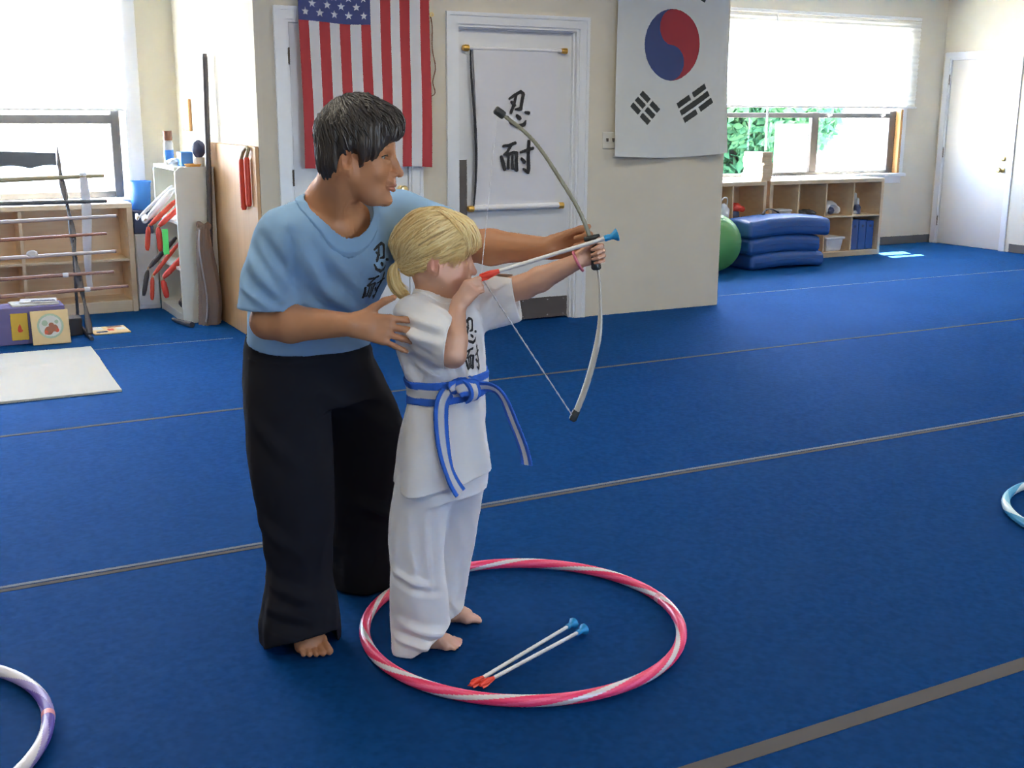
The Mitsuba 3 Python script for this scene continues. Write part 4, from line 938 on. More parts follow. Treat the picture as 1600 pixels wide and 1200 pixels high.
# ------------------------------------------------------------------ the man
def skin_colour(v, base, spots):
    c = np.tile(np.array(base, float), (len(v), 1)) * (.94 + .12 * meshkit.fbm(v * 40, 3))[:, None]
    for p, r, col, a in spots:
        w = a * np.exp(-(np.linalg.norm(v - p, axis=1) / r) ** 2)[:, None]; c = c * (1 - w) + np.array(col) * w
    return np.clip(c, 0, 1)

MAN = thing('person', 'person in a light blue t-shirt and black trousers, bending over the child from behind', 'person')
mH = V(-.386, 2.885, 1.345); mf = unit(V(1, -.05, -.07)); ml = unit(np.cross(V(0, 0, 1), mf)); mM = np.array([mf, ml, np.cross(mf, ml)]); mS = .98
mF = unit(V(.60, -.80, 0)); mL = V(.80, .60, 0)                          # chest faces mF, his left is mL
pelv, waist, chest, neck = V(-.555, 3.09, .80), V(-.535, 3.05, .93), V(-.475, 2.975, 1.075), V(-.475, 2.955, 1.20)
shR, shL = V(-.562, 2.872, 1.148), V(-.300, 3.09, 1.165)
elR, wrR = V(-.612, 2.850, .935), V(-.398, 2.785, .940)
elL, wrL = V(-.115, 3.115, 1.098), V(.090, 3.02, 1.102)
def man_body():
    F = Field((-.80, 2.62, -.005), (.26, 3.50, 1.50), .0030)
    F.chain([pelv, waist, chest + V(0,0,.02)], [.105, .095, .092], .05)
    F.cone(chest - mL * .07 + V(0,0,.02), chest + mL * .07 + V(0,0,.02), .088, .088, .05)
    F.cone(shR, neck + V(0, 0, -.035), .058, .055, .05); F.cone(shL, neck + V(0, 0, -.035), .058, .055, .05)
    g = head(F, mH, mM, mS)
    F.chain([neck + V(0, 0, -.05), neck + V(.012, 0, .02), g(-.030, 0, -.055)], [.066, .060, .057], .03)
    F.cone(neck + V(.03, -.045, -.035), g(-.018, -.052, -.050), .018, .018, .03)      # sternomastoid, near side
    F.cone(neck + V(.055, -.06, -.04), neck + V(-.08, -.09, -.005), .014, .012, .02)    # collar bone
    for sh, el, wr in ((shR, elR, wrR), (shL, elL, wrL)):
        F.chain([sh, sh * .5 + el * .5, el], [.052, .045, .040], .016)
        F.chain([el, el * .72 + wr * .28 + V(0, 0, -.003), wr], [.044, .047, .0285], .015)
    # right hand, spread on the girl's upper arm
    hd = hand(F, wrR + V(.004, 0, .0), V(.97, .05, -.16), V(.05, -.97, .22), 1, .182, ((.16, .34, .30), (.14, .40, .34), (.16, .44, .36), (.12, .36, .30)), spread=(.10, -.02, -.13, -.28), thumb_dir=V(.80, .02, .58), tc=(.10, .35), r=1.0)
    # left hand, closing on the bow above the girl's fist
    hl = hand(F, wrL + V(.004, 0, .0), V(.96, -.10, .12), V(.12, .99, .06), -1, .180, ((1.0, 1.3, .7), (1.0, 1.3, .7), (1.0, 1.3, .7), (.95, 1.2, .7)), spread=(.04, .02, -.03, -.06), thumb_dir=V(.86, -.22, .46), tc=(.35, .3))
    # legs under the trousers, feet
    for hip, kn, an, toe in ((V(-.62, 3.03, .76), V(-.618, 2.955, .42), V(-.585, 2.985, .085), V(-.520, 2.885, .018)), (V(-.48, 3.16, .76), V(-.430, 3.265, .42), V(-.475, 3.42, .085), V(-.452, 3.365, .02))):
        F.chain([hip, kn, an], [.070, .046, .034], .03)
        dd = unit((toe - an) * V(1, 1, 0)); pp = V(-dd[1], dd[0], 0)     # pp: the foot's left
        heel = an - dd * .045 + V(0, 0, -.052); ball = V(toe[0], toe[1], .026) - dd * .052
        F.cone(an, heel, .036, .032, .03); F.cone(an + dd * .01, ball, .036, .024, .03); F.cone(heel, ball - pp * .012, .030, .024, .03); F.cone(ball - pp * .026, ball + pp * .026, .021, .020, .02)
        big = 1 if hip[0] < -.55 else -1                                # right foot: big toe on the left
        for i, (o, l, r) in enumerate(((.030, .052, .0125), (.010, .055, .0098), (-.007, .050, .0092), (-.023, .042, .0088), (-.037, .033, .0085))):
            b = ball + pp * o * big; b[2] = .019; F.cone(b, b + dd * l * .5 + V(0, 0, .003), r * .98, r * .88, .006); F.cone(b + dd * l * .5 + V(0, 0, .003), b + dd * l + V(0, 0, -.005), r * .86, r * .90, .002)
    F.plane(V(0, 0, .0005), V(0, 0, -1), V(-.8, 2.6, -.05), V(.3, 3.6, .02))
    return F.biggest(1), g, hd, hl
body, gm, hdR, hdL = man_body()
lip, red = (.30, .105, .075), (.40, .16, .085)
sp = [(gm(.100, y, -.074), .014 * mS, lip, .75) for y in (-.012, 0, .012)] + [(gm(.11, 0, -.04), .02, red, .35), (gm(-.008, -.08, -.012), .03, red, .35), (gm(.05, -.05, -.04), .03, red, .2)]
sp += [(k_, .012, (.30, .125, .070), .35) for k_ in list(hdR['kn']) + list(hdL['kn'])] + [(gm(.060, q * .03, -.098), .035, (.26, .13, .085), .30) for q in (-1, 1)] + [(gm(.096, 0, -.061), .010, (.27, .13, .085), .3)]
col = skin_colour(body.vertices, (.37, .160, .072), sp)
body.vertices = to_world(body.vertices)
add(MAN + '__body', body, 'skin_paint', smooth=True, color=col)
eye_parts(MAN, gm, mM, mS, (.03, .018, .012))
def brow(key, g, M, s, m, thick=1.0, z=.021):
    for q in (-1, 1):
        p = spline([g(.0905, q * .012, z), g(.0875, q * .026, z + .0055), g(.078, q * .044, z + .003), g(.071, q * .051, z - .001)], 20)
        add(key + '__eyebrow', tube(to_world(p), .0042 * s * thick * np.array([.6] + [1] * 12 + list(np.linspace(1, .2, 7))), 8, flat=.5), m, smooth=True)
        l = spline([g(.0815, q * .021, .0035), g(.0835, q * .031, .0055), g(.0785, q * .042, .0045), g(.073, q * .048, .001)], 14)
        add(key + '__eyelash', tube(to_world(l), .0016 * s, 6), 'lash', smooth=True)
brow(MAN, gm, mM, mS, 'hair_black', 1.1)

# hair: a cap, then locks combed from the crown
def hair_cap(g, M, s, cut, r=(.112, .090, .102), c=(-.010, 0, .036), res=.0035, extra=None):
    O = g(0, 0, 0); F = Field(O - .17 * s, O + .17 * s, res)
    F.ell(g(*c), np.array(r) * s, M, .01)
    if extra: extra(F)
    for p, n in cut:
        pw, nw = g(*p), n[0] * M[0] + n[1] * M[1] + n[2] * M[2]
        F.plane(pw, nw, O - .18, O + .18)
    return F
def man_hair():
    def ex(F):
        F.ell(gm(-.018, 0, -.020), np.array((.080, .078, .072)) * mS, mM, .02)                  # back of the head down to the nape
        F.ell(gm(.070, 0, .082), np.array((.046, .066, .040)) * mS, mM, .02)                    # fringe swept forward
        F.ell(gm(.092, -.010, .058), np.array((.020, .048, .034)) * mS, mM, .02)
        for q in (-1, 1): F.cone(gm(.026, q * .078, .03), gm(.034, q * .072, -.030), .013 * mS, .007 * mS, .015)      # sideburn
    F = hair_cap(gm, mM, mS, [], r=(.108, .092, .108), c=(.002, 0, .040), extra=ex)
    for q in (-1, 1):
        F.ell(gm(.072, q * .080, -.070), np.array((.062, .052, .070)) * mS, mM, .012, 's')         # cheek
        F.ell(gm(.004, q * .092, -.022), np.array((.028, .030, .036)) * mS, mM, .008, 's')         # round the ear
    F.ell(gm(.112, 0, -.030), np.array((.060, .100, .078)) * mS, mM, .010, 's')                    # the face
    F.ell(gm(.105, .055, .030), np.array((.040, .050, .050)) * mS, mM, .012, 's')
    F.plane(gm(-.06, 0, -.094), .12 * mM[0] - mM[2], mH - .2, mH + .2)
    m = F.biggest(1); v = m.vertices; n = m.vertex_normals
    L = (v - mH) @ mM.T / mS; az = np.arctan2(L[:, 1], L[:, 0] - .01)
    f = np.sin(az * 46 + 6 * meshkit.fbm(L * 25, 3)) * .0016 + (meshkit.fbm(np.c_[az * 9, L[:, 2] * 6, 0 * az], 3) - .5) * .010
    m.vertices = v + n * f[:, None]; return m
hm = man_hair()
Lh = (hm.vertices - mH) @ mM.T / mS
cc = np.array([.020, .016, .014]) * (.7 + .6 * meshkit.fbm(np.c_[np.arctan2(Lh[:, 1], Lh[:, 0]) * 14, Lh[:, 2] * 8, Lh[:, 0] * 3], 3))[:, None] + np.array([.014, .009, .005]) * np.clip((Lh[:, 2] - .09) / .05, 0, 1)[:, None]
cap = trimesh.Trimesh(to_world(hm.vertices), hm.faces, process=False)
add(MAN + '__hair', cap, 'hair_paint', smooth=True, color=cc)
def on_surface(m, p, o, lift):
    d = p - o; d /= np.linalg.norm(d, axis=-1, keepdims=True)
    loc, ri, _ = m.ray.intersects_location(o + d * .5, -d, multiple_hits=False); q = p.copy(); q[ri] = loc + d[ri] * (lift[ri, None] if np.ndim(lift) else lift)
    return q
g_ = np.random.default_rng(3); paths, rads = [], []
for i in range(420):
    a = g_.uniform(-np.pi, np.pi); fr = np.cos(a) > .35
    s = np.linspace(0, 1, 10); th0 = g_.uniform(.05, .9); ln = g_.uniform(.5, .9) if not fr else g_.uniform(.45, .75)
    th = th0 + ln * s; aa = a * (1 - .12 * s) + .12 * s * g_.normal()
    crown = V(-.35, 0, 1)
    loc = np.stack([np.sin(th) * np.cos(aa) - .30 * np.cos(th), np.sin(th) * np.sin(aa), np.cos(th)], 1)
    P = gm(-.008, 0, .03) + loc @ mM * .1
    q = on_surface(hm, P, gm(-.008, 0, .03), .0005 + .0025 * s)
    if np.linalg.norm(np.diff(q, axis=0), axis=1).max() > .035 or ((q - mH) @ mM[2]).min() < -.085: continue
    paths.append(to_world(q)); rads.append(g_.uniform(.0025, .0050))
add(MAN + '__hair__lock', locks(None, paths, rads, 6), 'hair_black', smooth=True, kind='stuff')

# shirt: shell round torso and upper arms, open at neck, sleeves and hem
def man_shirt():
    F = Field((-.80, 2.68, .76), (.02, 3.36, 1.32), .0036)
    zs = [.80, .86, .93, 1.00, 1.08, 1.14, 1.19, 1.215]
    a0 = math.atan2(mL[1], mL[0])
    k = np.array(zs); cx = np.interp(k, [.80, .93, 1.075, 1.2], [-.555, -.535, -.478, -.468]); cy = np.interp(k, [.80, .93, 1.075, 1.2], [3.075, 3.045, 2.975, 2.955])
    F.loft(zs, cx, cy, [.172, .170, .172, .182, .190, .182, .140, .09], [.135, .132, .134, .140, .140, .122, .092, .06], [a0] * 8, .02, e=2.25, cut=True)
    F.cone(shR + V(.01, 0, -.006), neck + V(0, .0, -.028), .070, .066, .05); F.cone(shL, neck + V(0, 0, -.028), .074, .066, .05)
    S = Field((-.80, 2.68, .76), (.02, 3.36, 1.32), .0036)
    mid = V(-.598, 2.862, 1.04); cuf = V(-.614, 2.848, .968)
    S.chain([shR, mid, cuf + V(0, 0, -.02)], [.072, .073, .074], .022)
    eL2 = shL + (elL - shL) * .66; S.chain([shL, eL2], [.080, .078], .025)
    S.plane(cuf, unit(V(-.04, -.05, -1)), cuf - .14, cuf + .14)
    S.plane(eL2, unit(elL - shL), eL2 - .12, eL2 + .16)
    S.cone(cuf + V(0, 0, .035), cuf + V(-.002, 0, -.06), .052, .060, .004, 's')
    S.cone(eL2 - unit(elL - shL) * .05, eL2 + unit(elL - shL) * .1, .066, .068, .004, 's')
    F.merge(S, .022); out = F.d.copy()
    F.plane(V(-.53, 3.05, .840), unit(V(-.08, .1, -1)), V(-.85, 2.6, .70), V(-.1, 3.5, .90))
    nd = unit(V(.22, -.16, 1)); hc = neck + V(.028, -.028, -.035)                      # neck hole
    F.cone(hc - nd * .05, hc + nd * .22, .079, .105, .006, 's')
    body_ = F
    C = Field((-.62, 2.80, 1.08), (-.30, 3.12, 1.30), .0028)
    import scipy.ndimage as ndi
    gx, gy, gz = np.meshgrid(*C.ax, indexing='ij'); q = np.stack([(gx - F.lo[0]) / F.h, (gy - F.lo[1]) / F.h, (gz - F.lo[2]) / F.h])
    do = ndi.map_coordinates(out, q, order=1, mode='nearest')
    t = np.clip(((gx - hc[0] + nd[0] * .05) * nd[0] + (gy - hc[1] + nd[1] * .05) * nd[1] + (gz - hc[2] + nd[2] * .05) * nd[2]) / .27, 0, 1)
    px, py, pz = (hc[i] - nd[i] * .05 + nd[i] * .27 * t for i in range(3))
    dh = np.sqrt((gx - px) ** 2 + (gy - py) ** 2 + (gz - pz) ** 2) - (.079 + .026 * t)
    C.d = np.maximum(np.abs(do - .001) - .0042, np.maximum(-dh - .001, dh - .020)).astype(np.float32)
    return F.biggest(1), C.biggest(1)
def crease(v, n, lines):
    """Folds: each line a->b pushes the surface along its normal by amp, over width w."""
    out = np.zeros(len(v)); q = v[:, [0, 2]]; face = np.clip(-n[:, 1] * 1.6, 0, 1)
    for a, b, amp, w in lines:
        a, b = np.asarray(a, float)[[0, 2]], np.asarray(b, float)[[0, 2]]; ab = b - a; t = np.clip((q - a) @ ab / (ab @ ab), 0, 1)
        d = np.linalg.norm(q - a - t[:, None] * ab, axis=1); out += face * amp * (np.exp(-(d / w) ** 2) - .35 * np.exp(-((d - 1.9 * w) / w) ** 2)) * np.sin(np.pi * np.clip(.12 + .76 * t, 0, 1))
    return v + n * out[:, None]
ms, mc = man_shirt()
v, n = ms.vertices, ms.vertex_normals
fr = mF * .13
front = lambda u, z, dz=0: np.array([-.48, 2.975, 0]) * V(1, 1, 0) + mL * u + mF * .135 + V(0, 0, z)
lines = []
for (u0, z0), (u1, z1), amp, w in (((-.15, 1.10), (.02, .90), .009, .016), ((-.16, 1.04), (-.02, .87), -.007, .013), ((-.14, .98), (.0, .85), .008, .014), ((-.10, 1.16), (.02, 1.00), .006, .014), ((.10, 1.12), (.0, .93), .006, .014), ((-.15, .93), (.08, .86), .007, .012), ((-.06, 1.13), (-.09, .95), -.006, .012), ((.05, 1.10), (.10, .95), .005, .014)):
    lines.append((front(u0, z0), front(u1, z1), amp, w))
sa = V(-.66, 2.775, 0)
for (a0, z0), (a1, z1), amp, w in (((-.665, 1.13), (-.565, 1.00), .007, .012), ((-.675, 1.08), (-.575, .985), -.006, .011), ((-.665, 1.03), (-.585, .98), .006, .010), ((-.605, 1.15), (-.535, 1.05), -.009, .012), ((-.535, 1.16), (-.530, 1.0), -.014, .012), ((-.50, 1.13), (-.46, .98), .009, .014)):
    lines.append((V(a0, 2.79, z0), V(a1, 2.79, z1), amp, w))
v = crease(v, n, lines) + n * ((meshkit.fbm(v * V(9, 9, 6), 3, 4) - .5) * .010)[:, None]
ms.vertices = v; shirt_stage = ms.copy()
ms.vertices = to_world(v); add(MAN + '__shirt', ms, 'shirt_blue', smooth=True)
mc.vertices = to_world(mc.vertices); add(MAN + '__shirt__collar', mc, 'collar_blue', smooth=True)
pc = V(-.390, 2.863, 0) + mL * .078
for strokes, z in ((REN, 1.052), (NAI, .972)):
    dm = decal(brush(strokes, .062, .072), shirt_stage, pc + V(0, 0, z) - mL * .031, mL, V(0, 0, 1), mF)
    dm.vertices = to_world(dm.vertices); add(MAN + '__shirt__character', dm, 'ink', label='black brush character print')

# trousers
def man_trousers():
    F = Field((-.82, 2.78, -.002), (-.20, 3.56, .90), .0042)
    a0 = math.atan2(mL[1], mL[0])
    F.loft([.68, .76, .82, .87], [-.548, -.556, -.556, -.556], [3.095, 3.09, 3.082, 3.075], [.165, .172, .170, .160], [.145, .142, .136, .126], [a0] * 4, .03, e=2.3)
    def flute(ph, z): return 1 + (.035 * np.sin(ph * 5 + z * 7) + .020 * np.sin(ph * 9 - z * 12)) * np.clip((.55 - z) / .5, 0, 1)
    F.loft([.004, .05, .12, .22, .32, .45, .58, .72, .80], [-.588, -.588, -.586, -.582, -.582, -.588, -.598, -.604, -.60], [2.975, 2.975, 2.978, 2.98, 2.97, 2.975, 2.995, 3.02, 3.04], [.108, .110, .104, .090, .096, .108, .114, .114, .10], [.122, .120, .106, .090, .095, .105, .115, .120, .11], [.2] * 9, .035, fold=flute)
    F.loft([.004, .05, .12, .22, .32, .45, .58, .72, .80], [-.470, -.468, -.462, -.452, -.440, -.428, -.435, -.475, -.50], [3.41, 3.405, 3.39, 3.36, 3.32, 3.27, 3.22, 3.16, 3.14], [.110, .112, .108, .106, .116, .124, .122, .116, .10], [.115, .115, .105, .092, .096, .105, .110, .112, .105], [.6] * 9, .035, fold=flute)
    F.loft([-.05, .03, .075], [-.578, -.580, -.585], [2.97, 2.97, 2.972], [.094, .094, .08], [.110, .110, .095], [.2] * 3, .006, op='s')
    # the near hem rides up over the instep
    F.plane(V(-.555, 2.93, .040), unit(V(.30, -.42, -1)), V(-.78, 2.80, -.05), V(-.40, 2.96, .14))
    return F.biggest(1)
mt = man_trousers(); v, n = mt.vertices, mt.vertex_normals
lines = [(V(-.70, 2.9, .68), V(-.56, 2.87, .55), .008, .02), (V(-.70, 2.9, .40), V(-.56, 2.86, .30), .010, .02), (V(-.69, 2.9, .22), V(-.52, 2.87, .16), .010, .018), (V(-.50, 2.95, .74), V(-.36, 3.1, .58), .008, .02), (V(-.48, 3.1, .35), V(-.33, 3.2, .25), .010, .02), (V(-.68, 2.87, .12), V(-.53, 2.85, .09), -.010, .016)]
mt.vertices = to_world(crease(v, n, lines) + n * ((meshkit.fbm(v * 8, 3, 6) - .5) * .012)[:, None])
add(MAN + '__trousers', mt, 'trouser_black', smooth=True)
wb_z = np.linspace(0, 2 * np.pi, 80, endpoint=False)
# ------------------------------------------------------------------ the girl
GIRL = thing('person', 'blond child with a ponytail in a white t-shirt and white trousers, drawing a toy bow', 'person')
gH = V(-.192, 2.945, 1.087); gf = unit(V(1, .03, -.06)); gl = unit(np.cross(V(0, 0, 1), gf)); gM = np.array([gf, gl, np.cross(gf, gl)]); gS = .865
gF, gL = unit(V(.80, -.60, 0)), V(.60, .80, 0)
gsR, gsL = V(-.245, 2.875, .945), V(-.105, 3.045, .965)
geR, gwR = V(-.146, 2.790, .865), V(-.137, 2.848, .972)
geL, gwL = V(.032, 2.995, 1.005), V(.163, 2.945, 1.076)
GRIP = V(.207, 2.938, 1.109); BU = unit(V(-.30, 0, .954))
def girl_body():
    F = Field((-.36, 2.74, -.005), (.27, 3.20, 1.215), .0028)
    F.chain([V(-.175, 2.96, .58), V(-.172, 2.955, .75), V(-.180, 2.955, .90)], [.075, .068, .072], .04)
    nk = V(-.200, 2.952, .965)
    F.cone(gsR + V(.015, .01, -.005), nk, .036, .036, .04); F.cone(gsL + V(-.01, -.01, -.01), nk, .036, .036, .04)
    g = head(F, gH, gM, gS, child=True)
    F.chain([nk + V(0, 0, -.03), nk + V(.004, 0, .01), g(-.028, 0, -.055)], [.042, .038, .038], .03)
    for sh, el, wr, k in ((gsR, geR, gwR, 0), (gsL, geL, gwL, 1)):
        F.chain([sh, el], [.038, .032], .02); F.chain([el, el * .7 + wr * .3, wr], [.031, .032, .0205], .012)
    # right hand: fist at the mouth, pinching the nock
    hr = hand(F, gwR + V(.001, .002, .004), V(.60, .10, .79), V(-.12, -.98, .06), 1, .118, ((.25, .55, .35), (.55, 1.15, .7), (.65, 1.2, .7), (.7, 1.2, .7)), spread=(-.62, -.60, -.58, -.56), thumb_dir=V(.62, .42, .66), tc=(.5, .4), r=1.08)
    # left hand: fist round the grip
    hl = hand(F, gwL + V(.002, 0, .004), V(.93, -.06, .33), V(.10, .99, .05), -1, .122, ((1.15, 1.45, .8), (1.2, 1.45, .8), (1.2, 1.45, .8), (1.15, 1.4, .8)), spread=(.06, .02, -.03, -.07), thumb_dir=V(.62, -.30, .72), tc=(.5, .4), r=1.05)
    for hip, kn, an, toe, bg in ((V(-.212, 2.915, .54), V(-.245, 2.925, .30), V(-.255, 2.945, .06), V(-.142, 2.955, .012), 1), (V(-.142, 3.0, .54), V(-.160, 3.06, .30), V(-.196, 3.115, .06), V(-.096, 3.130, .012), -1)):
        F.chain([hip, kn, an], [.055, .040, .026], .02)
        dd = unit((toe - an) * V(1, 1, 0)); pp = V(-dd[1], dd[0], 0); heel = an - dd * .024 + V(0, 0, -.037); ball = V(toe[0], toe[1], .018) - dd * .036
        F.cone(an, heel, .025, .023, .02); F.cone(an + dd * .008, ball, .026, .017, .02); F.cone(heel, ball, .021, .017, .02); F.cone(ball - pp * .019, ball + pp * .019, .0145, .014, .012)
        for o, l, r in ((.022, .037, .0092), (.0075, .038, .0070), (-.005, .034, .0066), (-.0165, .028, .0062), (-.0265, .021, .0060)):
            b = ball + pp * o * bg; b[2] = .0125; F.cone(b, b + dd * l * .55 + V(0, 0, .002), r * 1.1, r * 1.03, .006); F.cone(b + dd * l * .5 + V(0, 0, .002), b + dd * l + V(0, 0, -.003), r, r * .92, .002)
    F.plane(V(0, 0, .0005), V(0, 0, -1), V(-.4, 2.7, -.05), V(.3, 3.3, .02))
    return F.biggest(1), g, hr, hl
gb, gg, ghR, ghL = girl_body()
pink = (.56, .22, .17)
sp = [(gg(.100, y, -.074), .011 * gS, (.50, .16, .14), .75) for y in (-.011, 0, .011)] + [(gg(.066, q * .048, -.046), .036 * gS, (.58, .21, .16), .28) for q in (-1, 1)] + [(gg(.113, 0, -.04), .018 * gS, pink, .5), (gg(-.008, -.08, -.012), .03 * gS, (.60, .22, .16), .6)]
sp += [(k_, .007, pink, .5) for k_ in list(ghR['kn']) + list(ghL['kn'])] + [(V(-.135, 2.955, .01), .03, pink, .5), (V(-.09, 3.13, .01), .03, pink, .5)]
col = skin_colour(gb.vertices, (.58, .32, .21), sp); gb.vertices = to_world(gb.vertices)
add(GIRL + '__body', gb, 'skin_paint', smooth=True, color=col)
eye_parts(GIRL, gg, gM, gS, (.10, .16, .22))
mat('brow_blond', (.36, .24, .12), .6)
brow(GIRL, gg, gM, gS, 'brow_blond', .7)

# hair
TIE = V(-.277, 2.925, 1.068)
def girl_hair():
    def ex(F):
        F.ell(gg(.050, 0, .066), np.array((.066, .076, .056)) * gS, gM, .02)
        F.ell(gg(.096, 0, .045), np.array((.024, .060, .034)) * gS, gM, .018)
        F.cone(gg(-.075, -.01, .01), TIE + V(.012, 0, .004), .060 * gS, .016, .05)
        for q in (-1, 1): F.cone(gg(.070, q * .070, .045), gg(.070, q * .071, .004), .014 * gS, .006 * gS, .02)
    F = hair_cap(gg, gM, gS, [], r=(.116, .094, .106), c=(-.012, 0, .040), res=.003, extra=ex)
    for q in (-1, 1):
        F.ell(gg(.052, q * .085, -.062), np.array((.075, .050, .062)) * gS, gM, .010, 's')
        F.ell(gg(-.006, q * .094, -.020), np.array((.026, .026, .034)) * gS, gM, .006, 's')
        F.ell(gg(-.035, q * .07, -.085), np.array((.060, .060, .050)) * gS, gM, .012, 's')
    F.ell(gg(.120, 0, -.040), np.array((.055, .085, .068)) * gS, gM, .008, 's')
    F.plane(gg(-.04, 0, -.060), .35 * gM[0] - gM[2], gH - .2, gH + .2)
    return F.biggest(1)
gh = girl_hair()
def blond(k, q):   # k strand tone 0..1
    a, b, c = np.array([.42, .265, .095]), np.array([.77, .555, .225]), np.array([.93, .78, .43])
    k = np.asarray(k)[..., None]; return np.where(k < .5, a + (b - a) * k * 2, b + (c - b) * (k - .5) * 2)
Lh = (gh.vertices - gH) @ gM.T / gS; tl = (TIE - gH) @ gM.T / gS
dv = Lh - tl; el = np.arctan2(dv[:, 2] - .25 * dv[:, 0], np.abs(dv[:, 1]) + .02) * 1.0; el2 = np.arctan2(dv[:, 2], dv[:, 0])
st = meshkit.fbm(np.c_[el2 * 22 + dv[:, 1] * 40, dv[:, 1] * 30, 0 * el], 3); n = gh.vertex_normals
v = gh.vertices + n * ((st - .5) * .006 + .0012 * np.sin(el2 * 60 + dv[:, 1] * 120))[:, None]; gh2 = trimesh.Trimesh(v, gh.faces, process=False)
add(GIRL + '__hair', trimesh.Trimesh(to_world(v), gh.faces, process=False), 'hair_paint', smooth=True, color=blond(np.clip(.15 + .75 * st, 0, 1), None))
g_ = np.random.default_rng(8); paths, rads, tone = [], [], []
O = gg(-.008, 0, .030)
def lock_path(p0, p1, lift0, lift1, k=12, sag=None):
    s = np.linspace(0, 1, k)[:, None]; a, b = unit(p0 - O), unit(p1 - O); om = math.acos(np.clip(a @ b, -1, 1)); d = (np.sin((1 - s) * om) * a + np.sin(s * om) * b) / math.sin(om)
    if sag is not None: d = d + np.sin(np.pi * s) * sag; d /= np.linalg.norm(d, axis=1, keepdims=True)
    return on_surface(gh2, O + d * .1, O, (lift0 + (lift1 - lift0) * s[:, 0]))
crown = gg(-.035, 0, .145)
for i in range(300):                                     # combed back to the tie, from a hairline running over the ear to the crown
    q = -1 if g_.random() < .62 else 1; u = g_.random()
    start = gg(.075 - .05 * u + g_.normal() * .01, q * (.074 * (1 - u) ** .4), .030 + .115 * u + g_.normal() * .006) if g_.random() < .7 else gg(.0 - .03 * u, q * .085, .0 + .09 * u)
    p = lock_path(start, TIE + g_.normal(size=3) * .006 + V(.01, 0, .006), .0005, .0012, 14, sag=g_.normal() * .03 * gM[2])
    if np.linalg.norm(np.diff(p, axis=0), axis=1).max() > .04: continue
    paths.append(p); rads.append(g_.uniform(.0018, .0046)); tone.append(g_.beta(2.2, 1.8))
for i in range(170):                                     # fringe falling from the crown over the forehead
    y = g_.uniform(-.074, .074); s0 = gg(.0 + g_.normal() * .012, y * .35, .142); e0 = gg(.108 - 3.2 * y * y, y, .022 + g_.normal() * .008 - .012 * (abs(y) > .05))
    p = lock_path(s0, e0, .0005, .0015 + g_.uniform(0, .003), 12)
    if np.linalg.norm(np.diff(p, axis=0), axis=1).max() > .04: continue
    paths.append(p); rads.append(g_.uniform(.0022, .0040)); tone.append(g_.beta(2.4, 1.5))
for i in range(60):                                      # fine wisps in front of the ear and at the nape
    q = -1 if i % 3 else 1; a = gg(.055 + g_.normal() * .012, q * .074, .012 + g_.normal() * .01)
    p = np.array([a + s * (V(-.006, 0, -.020) + g_.normal() * V(.006, 0, .004)) * gS for s in np.linspace(0, 1, 5)]); paths.append(p); rads.append(.0011); tone.append(.5)
def hair_mesh(paths, rads, tone, n=6, **kw):
    ms, cs = [], []
    for p, r, t in zip(paths, rads, tone):
        m = locks(None, [to_world(p)], [r], n, **kw); ms.append(m); s = np.clip(t + .12 * np.sin(np.linspace(0, 9, len(m.vertices)) + t * 30), 0, 1); cs.append(blond(s, None))
    return cat_(*ms), np.vstack(cs)
m_, c_ = hair_mesh(paths, rads, tone); add(GIRL + '__hair__lock', m_, 'hair_paint', smooth=True, color=c_, kind='stuff')
paths, rads, tone = [], [], []
for i in range(110):                                     # ponytail
    a, r = g_.uniform(0, 2 * np.pi), g_.random() ** .5; o = V(0, math.cos(a), math.sin(a)) * r; ln = g_.uniform(.8, 1.06)
    w = np.array([[.010, .010, .006], [.017, .015, .008], [.020, .020, .010], [.016, .016, .010], [.006, .008, .008]])
    c = [TIE + V(.004, 0, .002), TIE + V(-.018, -.002, .010), TIE + V(-.028, -.004, -.022), TIE + V(-.018, -.006, -.058), TIE + V(.010, -.008, -.086) + g_.normal(size=3) * .005]
    p = [c[j] + V(o[2] * .7 * w[j][0], o[1] * w[j][1] * .9, o[2] * w[j][0] * .6) for j in range(5)]; p = np.array(p); p[1:] = p[0] + (p[1:] - p[0]) * ln
    paths.append(spline(p, 14)); rads.append(g_.uniform(.0024, .0042)); tone.append(g_.beta(2, 2))
m_, c_ = hair_mesh(paths, rads, tone, tip=.15); add(GIRL + '__ponytail', m_, 'hair_paint', smooth=True, color=c_)
ang = np.linspace(0, 2 * np.pi, 28, endpoint=False); td = unit(V(-.9, 0, .45)); ta = V(0, 1, 0); tb_ = np.cross(td, ta)
add(GIRL + '__hair_tie', tube(to_world(TIE + V(-.002, 0, .003) + .0160 * (np.cos(ang)[:, None] * ta + np.sin(ang)[:, None] * tb_)), .0052 + .0012 * np.sin(ang * 7), 10, closed=True), 'white_cloth', smooth=True, label='white hair tie')

